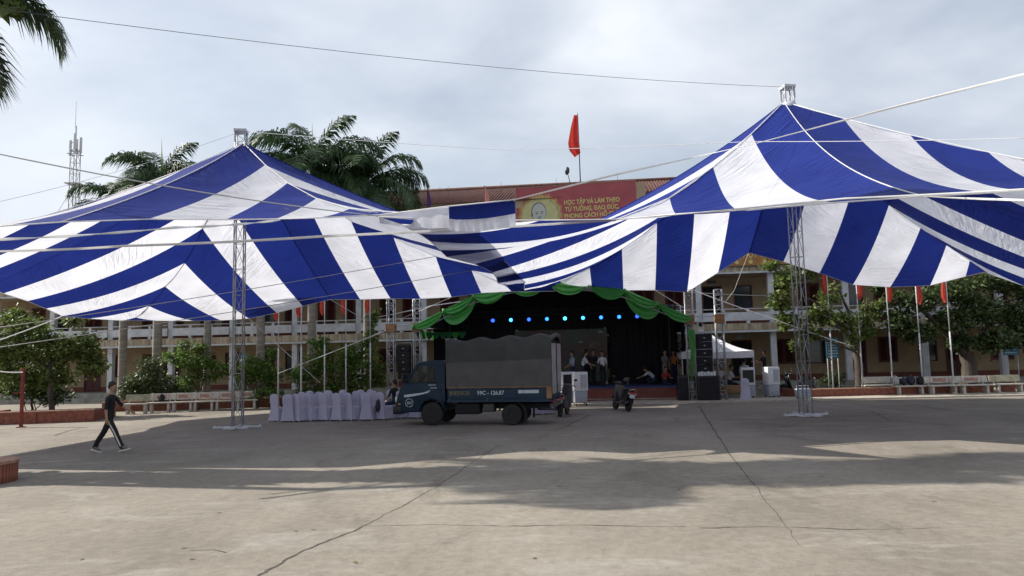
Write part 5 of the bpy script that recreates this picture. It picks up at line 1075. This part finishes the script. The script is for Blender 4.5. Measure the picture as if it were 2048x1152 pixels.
# ------------------------------------------------------------ covered chairs
M['chaircloth'] = cloth('white_stretch_cover', (.55, .53, .67), .15, .6, .3)
def chair_mesh():
    c = MB(); n_ = 40
    def ring(z, hx, hy, cx_=0, rip=0, cy_=0):
        o = []
        for k in range(n_):
            a = 2 * math.pi * k / n_; ca, sa = math.cos(a), math.sin(a); e_ = 4.5; r_ = (abs(ca) ** e_ + abs(sa) ** e_) ** (-1 / e_); w_ = 1 + rip * math.sin(a * 12); o.append((cx_ + hx * r_ * ca * w_, cy_ + hy * r_ * sa * w_, z))
        return o
    R_ = [ring(.05, .28, .27, -.02, .075), ring(.14, .255, .25, -.01, .06), ring(.3, .23, .225, 0, .03), ring(.42, .222, .217, 0, .008), ring(.475, .215, .21), ring(.49, .17, .17), ring(.488, .01, .01)]
    for r_ in R_: r_.append(r_[0])
    c.grid([[(x, y * .88, z) for x, y, z in r_] for r_ in R_])
    def rb(z, hw_, x, th): o = ring(z, th, hw_, x, 0); o.append(o[0]); return o
    c.grid([rb(.05, .235, -.30, .035), rb(.2, .21, -.275, .04), rb(.46, .18, -.235, .045), rb(.6, .172, -.25, .042), rb(.72, .18, -.266, .04), rb(.82, .186, -.279, .039), rb(.89, .172, -.288, .037), rb(.94, .135, -.295, .033), rb(.972, .08, -.299, .026), rb(.982, .008, -.30, .004)])
    s = MB(); s.grid([rb(.66, .187, -.258, .05), rb(.69, .192, -.262, .054), rb(.73, .189, -.267, .05)])
    l = []
    for x, y in ((.2, .2), (.2, -.2), (-.26, .2), (-.26, -.2)): q_ = MB(); q_.path([(x, y, .2), (x * 1.14, y * 1.12, .06), (x * 1.35, y * 1.22, .008)], .014); l.append(q_)
    return c, s, l
c, s_, l_ = chair_mesh(); o = c.build('cover', M['chaircloth'], None, True); me_c = o.data; bpy.data.objects.remove(o); uv = me_c.uv_layers.new(name='UVMap')
for pl in me_c.polygons:
    for li, vi in zip(pl.loop_indices, pl.vertices): co = me_c.vertices[vi].co; uv.data[li].uv = (co.z * 3, math.atan2(co.y, co.x))
o = s_.build('sash', M['chaircloth'], None, True); me_s = o.data; bpy.data.objects.remove(o); me_l = []
for q_ in l_: o = q_.build('leg', M['steelpaint'], None, True); me_l.append(o.data); bpy.data.objects.remove(o)
def chair(q, rz, label, grp='white covered chairs by the truck'):
    t = thing('covered_chair', label, 'chair', (q.x, q.y, 0), rz, grp); link('cover', me_c, t); link('sash', me_s, t)
    for k in me_l: link('leg', k, t)
    return t
ordn = ['first', 'second', 'third', 'fourth', 'fifth', 'sixth', 'seventh', 'eighth', 'ninth', 'tenth', 'eleventh']
rows = [([559, 580, 603, 628, 655, 682, 708, 738, 772], 843, 'front row'), ([612, 640, 668, 696, 722, 757, 790], 837.5, 'middle row'), ([628, 662, 694, 728, 752], 832, 'rear row')]
for ri, (xs, py, rn) in enumerate(rows):
    for i, px in enumerate(xs):
        q = gr(px, py - (px - 550) * .018 + random.uniform(-.8, .8)); chair(q, R(random.uniform(52, 74)) if i not in (1, 7) else R(random.uniform(80, 100)), 'white covered chair left of the truck, %s of the %s from the left' % (ordn[i], rn))
for i, px in enumerate((812, 838)): chair(gr(px, 836), R(40 + i * 20), 'white covered chair half hidden behind the truck cab, %s' % ('nearer its bumper', 'nearer its front wheel')[i])
for i, (px, py) in enumerate(((1078, 829), (1096, 828))): chair(gr(px, py), R(-30 + 60 * i), 'white covered chair glimpsed under the truck bed, %s' % ('left of its mudflap', 'nearer the truck rear')[i])
chair(gr(1492, 801), R(70), 'single white covered chair beside the plywood box', 'white covered chairs by the canopy')
t = thing('jacket', 'dark jacket hung on the back of a covered chair near the cab', 'jacket', gr(770, 842) + Vector((-.18, -.24, .32)), R(40)); m = MB(); m.ball((0, 0, .22), (.06, .1, .24), 10); m.build('cloth', M['navy'], t, True); m = MB(); m.path([(0, .06, .4), (-.05, .08, .2), (-.02, .09, .02)], [.04, .035, .03]); m.build('sleeve', M['navy'], t, True)

# ------------------------------------------------------------ truck
M['truckblue'] = mat('dark_blue_truck_paint', (.008, .024, .045), .5, .25, 2, spec=.3); M['bedblue'] = mat('faded_blue_bed_paint', (.010, .032, .058), .6, .25, 3)
M['canvas'] = mat('dusty_grey_canvas', (.095, .092, .09), .9, .14, 2.2, .5, 3.5); M['canvasdark'] = mat('green_grey_canvas', (.055, .06, .056), .88, .16, 2.2, .6, 4); M['canvaspale'] = mat('pale_canvas_flap', (.30, .29, .285), .9, .12, 3, .4, 5)
M['chrome'] = mat('worn_chrome', (.6, .6, .6), .3, .1, metal=.9); M['lamp'] = mat('lamp_glass', (.55, .55, .52), .15, .05); M['amber'] = mat('amber_lens', (.5, .16, .02), .3, .1); M['decal'] = mat('pale_decal', (.50, .53, .55), .5, .06); M['hangul'] = mat('yellow_lettering', (.30, .24, .10), .6, .1); M['rim'] = mat('dusty_steel_rim', (.10, .095, .09), .6, .25, 9, metal=.3); M['mud'] = mat('dusty_mudguard', (.075, .07, .065), .85, .2)
def glass_mat():
    m = bpy.data.materials.new('car_glass'); m.use_nodes = True; N, L = m.node_tree.nodes, m.node_tree.links; p = N['Principled BSDF']; p.inputs['Base Color'].default_value = (.02, .025, .03, 1); p.inputs['Roughness'].default_value = .05; p.inputs['Specular IOR Level'].default_value = .7
    tr = N.new('ShaderNodeBsdfTransparent'); tr.inputs['Color'].default_value = (.72, .78, .78, 1); ms = N.new('ShaderNodeMixShader'); ms.inputs['Fac'].default_value = .72; L.new(p.outputs['BSDF'], ms.inputs[1]); L.new(tr.outputs['BSDF'], ms.inputs[2]); L.new(ms.outputs['Shader'], N['Material Output'].inputs['Surface']); return m
M['carglass'] = glass_mat()
TH = R(-12); ct, st_ = math.cos(TH), math.sin(TH); fw = gr(863, 851.5); org = fw - Vector((ct, st_, 0)) * 1.2
tk = thing('truck', 'dark blue flatbed truck with a grey canvas cover parked before the stage', 'truck', (org.x, org.y, 0), TH)
W = 1.66
cab = MB(); low = [(.02, .42), (.0, .62), (.06, .9), (.17, 1.2), (.28, 1.34), (1.66, 1.34), (1.66, .78), (1.62, .70), (1.58, .70)]
for k in range(13): a = math.pi * k / 12; low.append((1.2 + .40 * math.cos(a), .42 + .40 * math.sin(a)))
low += [(.80, .42)]
cab.prism(low, 0, W, 1); o = cab.build('cab', M['truckblue'], tk); bevel(o, .025)
up = MB()
for y0, y1 in ((0, .06), (W - .06, W)):
    up.prism([(.28, 1.34), (.36, 1.34), (.78, 1.88), (.70, 1.9)], y0, y1, 1); up.prism([(.85, 1.34), (.90, 1.34), (.95, 1.86), (.91, 1.86)], y0 + .004, y1 - .004, 1) if False else None
    up.prism([(1.36, 1.34), (1.66, 1.34), (1.66, 1.9), (1.34, 1.9)], y0, y1, 1)
up.prism([(.68, 1.87), (.72, 1.95), (.9, 2.01), (1.3, 2.045), (1.62, 2.04), (1.68, 2.0), (1.68, 1.86)], 0, W, 1); up.bx(1.6, 1.66, .061, W - .061, 1.34, 1.86)
o = up.build('cab_top', M['truckblue'], tk); smooth_by_angle(o, 40)
m = MB(); m.prism([(.38, 1.35), (.78, 1.86), (1.34, 1.86), (1.36, 1.35)], .02, .028, 1); dr = m.build('side_window', M['carglass'], tk); m = MB(); m.prism([(.38, 1.35), (.78, 1.86), (1.34, 1.86), (1.36, 1.35)], W - .028, W - .02, 1); m.build('side_window', M['carglass'], tk)
m = MB(); m.bx(.80, .83, .012, .05, 1.35, 1.86); m.build('window_post', M['blackplastic'], tk)
m = MB(); m.add([(.31, .08, 1.36), (.31, W - .08, 1.36), (.71, W - .08, 1.88), (.71, .08, 1.88)], [(0, 1, 2, 3)]); m.build('windscreen', M['carglass'], tk)
m = MB(); m.bx(.36, 1.55, .1, W - .1, 1.341, 1.345); m.build('cab_floor', M['black'], tk)
for y in (.42, 1.2): m = MB(); m.box((1.38, y, 1.55), (.16, .46, .5), Matrix.Rotation(R(10), 3, 'Y')); o = m.build('seat', M['blackplastic'], tk); bevel(o, .04)
m = MB(); m.lathe([(.17, 0), (.19, .015), (.17, .03)], (.72, .45, 1.42), 18, Matrix.Rotation(R(-62), 3, 'Y')); m.build('steering_wheel', M['blackplastic'], tk, True)
dl = MB()
for z0, z1, x0, x1 in ((.8, 1.33, .72, .727), (.8, 1.33, 1.52, 1.527), (.795, .802, .72, 1.527)): dl.bx(x0, x1, -.003, .001, z0, z1)
dl.build('door_gap', M['black'], tk); o = MB().bx(1.38, 1.5, -.03, -.002, 1.13, 1.16).build('door_handle', M['blackplastic'], tk); bevel(o, .006)
o = MB().bx(-.08, .2, -.03, W + .03, .36, .62).build('bumper', M['blackplastic'], tk); bevel(o, .03)
for y in (.02, W - .3): o = MB().bx(-.02, .14, y, y + .28, .74, .92).build('headlight', M['lamp'], tk); bevel(o, .02); 
for y in (-.012, W - .02): m = MB(); m.bx(.1, .17, y, y + .03, .66, .71); m.build('indicator', M['amber'], tk)
for y, s in ((-.24, -1), (W + .06, 1)):
    o = MB().bx(.3, .37, y, y + .18, 1.36, 1.66).build('mirror', M['blackplastic'], tk); bevel(o, .02); m = MB(); m.path([(.34, y + (.18 if s < 0 else 0), 1.6), (.42, 0.03 if s < 0 else W - .03, 1.62)], .014); m.path([(.34, y + (.18 if s < 0 else 0), 1.4), (.36, 0.03 if s < 0 else W - .03, 1.37)], .014); m.build('mirror_arm', M['blackplastic'], tk)
# decals on the door
m = MB(); m.prism([(.30, .97), (.95, 1.04), (1.20, 1.12), (1.10, 1.03), (.80, .96), (.42, .90), (.30, .90)], -.006, -.001, 1); m.build('door_stripe', M['decal'], tk)
m = MB()
for k in range(24):
    a = 2 * math.pi * k / 24
    if k % 6 != 5: m.box((.47 + .125 * math.cos(a), -.004, .72 + .125 * math.sin(a)), (.018, .004, .036), Matrix.Rotation(-a, 3, 'Y'))
for k in range(4): m.box((.41 + k * .04, -.004, .72), (.016, .004, .09), Matrix.Rotation(R((-12, 12)[k % 2]), 3, 'Y'))
o = m.build('round_emblem', M['decal'], tk); o['kind'] = 'stuff'
for x0, z, n_ in ((1.12, 1.27, 8), (1.18, 1.18, 7)):
    m = MB()
    for k in range(n_): m.bx(x0 + k * .03, x0 + k * .03 + .022, -.005, -.001, z - .014 + .006 * (k % 3 == 1), z + .014)
    o = m.build('small_print', M['decal'], tk); o['kind'] = 'stuff'
# chassis, bed
m = MB(); m.bx(1.7, 4.95, .35, .43, .5, .64); m.bx(1.7, 4.95, W - .43, W - .35, .5, .64); m.build('chassis_rail', M['black'], tk)
o = MB().bx(1.95, 2.75, .06, .55, .34, .68).build('fuel_tank', M['black'], tk); bevel(o, .05); o = MB().bx(2.85, 3.2, .1, .5, .4, .66).build('tool_box', M['mud'], tk); bevel(o, .03)
m = MB(); m.tube((1.2, .2, .36), (1.2, W - .2, .36), .05); m.tube((3.78, .2, .33), (3.78, W - .2, .33), .06); m.ball((3.78, W / 2, .34), .16, 10); m.build('axle', M['black'], tk)
m = MB(); m.bx(1.72, 5.04, -.02, W + .02, .72, .80); m.build('bed_floor', M['bedblue'], tk)
for y in (-.02, W - .02):
    for k, (x0, x1) in enumerate(((1.74, 3.36), (3.4, 5.03))):
        o = MB().bx(x0, x1, y, y + .04, .80, 1.2).build('side_board', M['bedblue'], tk); bevel(o, .01)
        for q in range(3): m = MB(); z = .86 + q * .12; m.bx(x0 + .04, x1 - .04, y - .008, y - .001, z, z + .05); m.build('board_rib', M['bedblue'], o)
    m = MB(); m.bx(3.362, 3.398, y - .012, y + .05, .72, 1.22); m.build('stake', M['bedblue'], tk)
o = MB().bx(5.042, 5.08, 0, W, .80, 1.2).build('tailgate', M['bedblue'], tk); bevel(o, .01); m = MB(); m.bx(4.9, 5.06, -.045, -.01, .82, 1.18); m.build('side_marker', M['boxwood'], tk)
for x in (1.78, 3.0, 4.9): m = MB(); m.bx(x, x + .05, -.04, -.022, .74, .84); m.build('hinge', M['mud'], tk)
o = MB().bx(4.98, 5.1, .05, W - .05, .55, .66).build('rear_bumper', M['mud'], tk)
for y in (.1, W - .35): m = MB(); m.bx(5.081, 5.11, y, y + .25, .68, .78); m.build('tail_light', M['cred'], tk)
text_mesh('99C - 126.87', .17, M['decal'], 'side_number', tk, (3.14, -.034, 1.0), (R(90), 0, 0), .002, sx=.95, bold=.004); text_mesh('현대창오디오', .16, M['hangul'], 'side_lettering', tk, (2.14, -.034, .99), (R(90), 0, 0), .002, sx=.78)
m = MB(); m.bx(4.02, 4.66, -.034, -.0285, .98, 1.08); m.build('pale_plate', M['decal'], tk)
# canvas cover: hoops hold it up, it sags between them
def tilt_row(x, z_top, sag, flap=0):
    r_ = []; h0 = 1.18
    for k in range(9): z = h0 + (z_top - .25 - h0) * k / 8; r_.append((x, -.045 - .025 * math.sin(k / 8 * math.pi) + .018 * noise.noise(Vector((x * 2.1, z * 2.3, 1))), z))
    for k in range(1, 7): a = math.pi / 2 * k / 6; r_.append((x, -.04 + .22 * (1 - math.cos(a)), z_top - .25 + .25 * math.sin(a) - sag * math.sin(a)))
    for k in range(1, 8): f = k / 8; r_.append((x, .18 + (W - .36) * f, z_top - sag * (1 + .3 * math.sin(math.pi * f)) + .05 * math.sin(math.pi * f)))
    for k in range(0, 7): a = math.pi / 2 * (1 - k / 6); r_.append((x, W + .04 - .22 * (1 - math.cos(a)), z_top - .25 + .25 * math.sin(a) - sag * math.sin(a)))
    for k in range(1, 9): z = z_top - .25 + (h0 - z_top + .25) * k / 8; r_.append((x, W + .045, z))
    return r_
m = MB(); rws = []; NX = 40
for i in range(NX + 1): f = i / NX; x = 1.72 + 3.36 * f; rws.append(tilt_row(x, 2.66 + .12 * f, .085 * abs(math.sin(f * math.pi * 3.5)) ** 1.3))
m.grid(rws); m.build('canvas_cover', M['canvas'], tk, True, fix=False)
m = MB(); rws = []
for i in range(NX + 1):
    f = i / NX; x = 1.715 + 3.37 * f; full = tilt_row(x, 2.675 + .12 * f, .085 * abs(math.sin(f * math.pi * 3.5)) ** 1.3); cut = 4 ; r_ = [(p[0], p[1] - .012 - .006 * math.sin(i), p[2] + (.012 if p[2] > 2.5 else 0)) for p in full[5:-5]]; rws.append(r_)
m.grid(rws); m.build('canvas_top', M['canvasdark'], tk, True, fix=False)
m = MB(); e1 = tilt_row(1.725, 2.64, .0); m.add(e1 + [(1.725, W / 2, 1.2)], [(i, i + 1, len(e1)) for i in range(len(e1) - 1)]); m.build('front_canvas', M['canvasdark'], tk, fix=False)
for k in range(2):                                                    # rear curtain in two halves, and the dark gap above
    y0, y1 = ((-.02, .76), (.86, W + .02))[k]; m = MB(); m.grid([[(5.085 + .03 * math.sin(i * 1.3 + k), y0 + (y1 - y0) * i / 10, z) for i in range(11)] for z in (.95, 1.5, 2.0, 2.5)]); m.build('rear_flap', M['canvaspale'], tk, True, fix=False)
m = MB(); m.bx(5.0, 5.02, .02, W - .02, 1.2, 2.6); m.build('dark_interior', M['black'], tk)
m = MB(); m.path([(5.06, .0, 2.62), (5.12, .35, 2.74), (5.13, W / 2, 2.76), (5.12, W - .35, 2.74), (5.06, W, 2.62)], .07, 8); m.build('rolled_flap', M['canvas'], tk, True)
for k in range(5): m = MB(); x = 2.05 + k * .7; m.path([(x, -.078, 1.3), (x + .02, -.07, 1.15), (x + .04, -.05, .98)], .005, 5); m.build('tie_cord', M['mud'], tk)
m = MB(); m.bx(1.73, 5.05, -.058, -.046, 1.16, 1.185); m.build('rust_edge', M['boxwood'], tk)
def wheel(x, y, r, w, s, dual=False):
    Mx = Matrix.Rotation(R(90), 3, 'X'); m = MB(); m.lathe([(r * .62, -w / 2), (r * .9, -w / 2), (r * .985, -w * .38), (r, -w * .2), (r, w * .2), (r * .985, w * .38), (r * .9, w / 2), (r * .62, w / 2)], (x, y, r), 36, Mx); o = m.build('wheel', M['rubber'], tk); smooth_by_angle(o, 40)
    yy = -w / 2 if s < 0 else w / 2; m = MB(); m.lathe([(r * .64, -w / 2 * .98 * (1)), (r * .60, -w * .44), (r * .5, -w * .2), (r * .3, -w * .24), (r * .28, -w * .46), (r * .12, -w * .5), (.001, -w * .5)] if s > 0 else [(r * .64, w / 2 * .98), (r * .60, w * .44), (r * .5, w * .2), (r * .3, w * .24), (r * .28, w * .46), (r * .12, w * .5), (.001, w * .5)], (x, y, r), 28, Mx); m.build('rim', M['rim'], o, True)
    for k in range(6): a = k * math.pi / 3; m = MB(); m.tube((x + r * .36 * math.cos(a), y + (w * .3) * s * .7, r + r * .36 * math.sin(a)), (x + r * .36 * math.cos(a), y + w * .3 * s, r + r * .36 * math.sin(a)), .013, n=6); m.build('wheel_nut', M['rim'], o)
wheel(1.2, .12, .365, .19, -1); wheel(1.2, W - .12, .365, .19, 1); wheel(3.78, .12, .325, .2, -1); wheel(3.78, W - .12, .325, .2, 1); wheel(3.78, .36, .325, .2, -1); wheel(3.78, W - .36, .325, .2, 1)
for y in (.0, W - .3):
    m = MB(); rws = []
    for k in range(11): a = math.pi * (k / 10 * .9 + .02); rws.append([(3.78 + .43 * math.cos(a), yy, .34 + .40 * math.sin(a)) for yy in (y, y + .3)])
    m.grid(rws); m.build('mudguard', M['mud'], tk, True); m = MB(); m.bx(4.2, 4.215, y, y + .3, .12, .45); m.build('mud_flap', M['rubber'], tk)
m = MB(); m.tube((4.4, 1.1, .42), (5.0, 1.2, .4), .03); m.build('exhaust', M['rim'], tk, True)

# ------------------------------------------------------------ scooters
M['scblack'] = mat('black_scooter_plastic', (.010, .010, .012), .28, .15, 4, spec=.6); M['scgrey'] = mat('grey_scooter_plastic', (.06, .06, .065), .4, .15, 4)
def scooter(q, rz, label, helmet=True, lean=6, bodymat='scblack'):
    t = thing('scooter', label, 'motor scooter', q, rz, 'parked scooters'); t.rotation_euler = (R(lean), 0, rz)   # forward is +x
    Mx = Matrix.Rotation(R(90), 3, 'X')
    for x in (-.62, .62):
        m = MB(); m.lathe([(.17, -.045), (.24, -.05), (.265, -.02), (.265, .02), (.24, .05), (.17, .045)], (x, 0, .265), 24, Mx); w = m.build('wheel', M['rubber'], t, True); m = MB(); m.lathe([(.17, -.03), (.05, -.045), (.05, .045), (.17, .03)], (x, 0, .265), 18, Mx); m.build('rim', M['rim'], w, True)
    m = MB(); m.prism([(-.86, .62), (-.8, .76), (-.3, .74), (-.05, .52), (.02, .36), (-.1, .26), (-.5, .3), (-.72, .44)], -.15, .15, 1); o = m.build('rear_body', M[bodymat], t); bevel(o, .05, 3)
    m = MB(); m.bx(-.12, .38, -.15, .15, .25, .33); o = m.build('floor_board', M['scgrey'], t); bevel(o, .02)
    m = MB(); m.prism([(.34, .28), (.42, .3), (.56, .8), (.5, 1.0), (.42, .98), (.44, .78)], -.19, .19, 1); o = m.build('leg_shield', M[bodymat], t); bevel(o, .03, 2)
    m = MB(); m.prism([(-.82, .77), (-.78, .84), (-.45, .83), (-.2, .79), (-.12, .72), (-.3, .745)], -.13, .13, 1); o = m.build('seat', M['cblack'], t); bevel(o, .03, 2)
    m = MB(); m.prism([(.38, .5), (.5, .5), (.86, .5), (.9, .44), (.72, .56), (.5, .56)], -.08, .08, 1); o = m.build('front_mudguard', M[bodymat], t); bevel(o, .015)
    m = MB(); m.tube((.62, 0, .27), (.5, 0, .95), .03); m.tube((.62, -.07, .27), (.56, -.07, .6), .02); m.tube((.62, .07, .27), (.56, .07, .6), .02); m.build('fork', M['scgrey'], t)
    m = MB(); m.path([(.36, -.34, 1.02), (.44, -.2, 1.04), (.5, 0, 1.02), (.44, .2, 1.04), (.36, .34, 1.02)], .018); m.build('handlebar', M['scgrey'], t, True); o = MB().bx(.42, .6, -.14, .14, .95, 1.1).build('headset', M[bodymat], t); bevel(o, .04, 2)
    for s in (-1, 1): m = MB(); m.path([(.42, s * .24, 1.05), (.4, s * .3, 1.2)], .008); m.ball((.4, s * .31, 1.25), (.015, .07, .045), 10); m.build('mirror', M['scblack'], t, True)
    m = MB(); m.bx(-.885, -.85, -.1, .1, .5, .64); m.build('number_plate', M['decal'], t); m = MB(); m.bx(-.89, -.84, -.12, .12, .655, .73); m.build('tail_light', M['cred'], t)
    m = MB(); m.prism([(-.7, .2), (-.86, .32), (-.88, .46), (-.84, .46), (-.78, .32)], -.07, .07, 1); m.build('rear_mudguard', M['scblack'], t); m = MB(); m.path([(-.1, .1, .22), (-.5, .13, .24), (-.85, .13, .36)], [.03, .05, .05]); m.build('exhaust', M['scgrey'], t, True)
    m = MB(); m.path([(-.86, -.14, .78), (-.95, 0, .82), (-.86, .14, .78)], .014); m.build('grab_rail', M['chrome'], t, True); m = MB(); m.tube((-.1, -.1, .25), (-.2, -.28, .02), .014); m.build('side_stand', M['scgrey'], t)
    for s in (-1, 1): m = MB(); m.ball((-.87, s * .14, .66), (.03, .035, .025), 8); m.build('indicator', M['lamp'], t, True)
    if helmet: m = MB(); m.ball((.36, -.2, 1.14), (.14, .125, .13), 14); m.build('helmet', M['scblack'], t, True)
    return t
scooter(gr(1243, 821), R(104), 'black scooter with a helmet parked alone in front of the stage', True, 9)
scooter(gr(1128, 832) + Vector((0, .2, 0)), R(75), 'dark scooter standing behind the tail of the truck', False, 4, 'scgrey')
scooter(gr(1606, 792) + Vector((0, .6, 0)), R(190), 'black scooter parked by the steps behind the right mast', False, 4)
M['woodbox'] = M['boxwood']; q = gr(1137, 812) + Vector((.35, 1.4, 0)); t = thing('cardboard_box', 'brown cardboard box on the ground behind the first air cooler', 'box', (q.x, q.y, 0), R(12)); o = MB().bx(-.35, .35, -.25, .25, 0, .5).build('carton', M['boxwood'], t); m = MB(); m.bx(-.352, .352, -.03, .03, .5, .504); m.build('tape', M['canvaspale'], t)
q = gr(1610, 800) + Vector((0, .2, 0)); t = thing('generator', 'small grey machine box standing behind the right mast', 'generator', (q.x, q.y, 0), R(-4)); o = MB().bx(-.3, .3, -.2, .2, .1, .48).build('housing', M['greyplastic'], t); bevel(o, .03); m = MB(); m.path([(-.25, 0, .48), (-.25, 0, .6), (.25, 0, .6), (.25, 0, .48)], .015); m.build('handle', M['steelpaint'], t)
for x in (-.22, .22):
    m = MB(); m.bx(x - .03, x + .03, -.15, .15, 0, .1); m.build('foot', M['rubber'], t)

# ------------------------------------------------------------ people around the stage
def on(px, Y, z=0): q = at(px, 760, Y); return Vector((q.x, Y, z))
ZD = .64
figure('person in a pale blue shirt at the left of the group on stage', on(1147, 36.6, ZD), R(200), 1.62, ((4, 3), (-4, 3)), ((5, 50), (10, 60)), 4, 'cblue', 'cnavy')
figure('person in a white shirt bending forward on stage', on(1166, 36.6, ZD), R(-20), 1.64, ((6, 4), (-3, 3)), ((30, 40), (20, 50)), 16, 'cwhite', 'cnavy')
figure('person in dark clothes standing third in the group on stage', on(1187, 36.9, ZD), R(-70), 1.66, ((4, 3), (-4, 3)), ((5, 40), (5, 70)), 2, 'cblack', 'cblack')
figure('person in a long white top at the right of the group on stage', on(1206, 36.8, ZD), R(-110), 1.6, ((5, 3), (-4, 3)), ((15, 85), (5, 20)), 2, 'cwhite', 'cblack', hairlong=True)
figure('person in black between the others at the back of the stage', on(1174, 37.6, ZD), R(-90), 1.7, ((3, 3), (-3, 3)), ((0, 20), (0, 20)), 0, 'cnavy', 'cblack')
figure('person in a grey dress standing at the right stage edge', on(1331, 36.5, ZD), R(-60), 1.58, ((5, 3), (-4, 3)), ((20, 90), (0, 15)), 2, 'cgrey', 'cgrey', hairlong=True)
figure('person in an orange top behind the grey dressed one', on(1349, 36.9, ZD), R(-100), 1.55, ((4, 3), (-4, 3)), ((10, 40), (10, 40)), 3, 'corange', 'cnavy')
figure('person in white crouching on the stage floor', on(1311, 36.8, ZD), R(180), 1.6, ((95, 120), (60, 115)), ((50, 20), (60, 10)), 48, 'cwhite', 'cnavy', sit=.2)
figure('person in red sitting low at the stage edge', on(1330, 36.0, ZD), R(-80), 1.5, ((90, 100), (85, 95)), ((30, 60), (30, 60)), 12, 'cred', 'cnavy', sit=.05)
figure('person in a pale blue shirt working behind the loudspeakers', on(1393, 35.2), R(-60), 1.66, ((5, 5), (-5, 5)), ((40, 40), (40, 30)), 14, 'cblue', 'cblack')
figure('person in white sitting under the popup canopy', on(1458, 35.6), R(-30), 1.66, ((85, 80), (80, 85)), ((30, 60), (25, 70)), 12, 'cwhite', 'cnavy', sit=.62)
figure('second person in white sitting under the popup canopy', on(1440, 36.4), R(-50), 1.62, ((85, 85), (85, 80)), ((30, 60), (35, 60)), 10, 'cwhite', 'cgrey', sit=.62)
def braces(t, S, dz):
    for s in (-1, 1): m = MB(); m.path([(-.11, s * .07, dz + .02), (-.125, s * .07, dz + .3 * S), (-.06, s * .08, dz + .47 * S), (.06, s * .08, dz + .47 * S)], .014); m.build('brace', M['cblack'], t, True)
figure('person in a white shirt with dark braces under the canopy edge', on(1490, 36.6), R(70), 1.72, ((3, 3), (-3, 3)), ((5, 10), (-5, 10)), 0, 'cwhite', 'cblack', extra=braces)
figure('person in black reaching out on the steps of the school', on(1531, 38.6, .42), R(175), 1.68, ((4, 3), (-6, 5)), ((50, 35), (45, 30)), 2, 'cblack', 'cblack')
figure('person with dark hair sitting among the covered chairs near the cab', on(790, 27.4), R(150), 1.6, ((85, 85), (85, 85)), ((20, 40), (20, 40)), 4, 'cblack', 'cnavy', sit=.5)
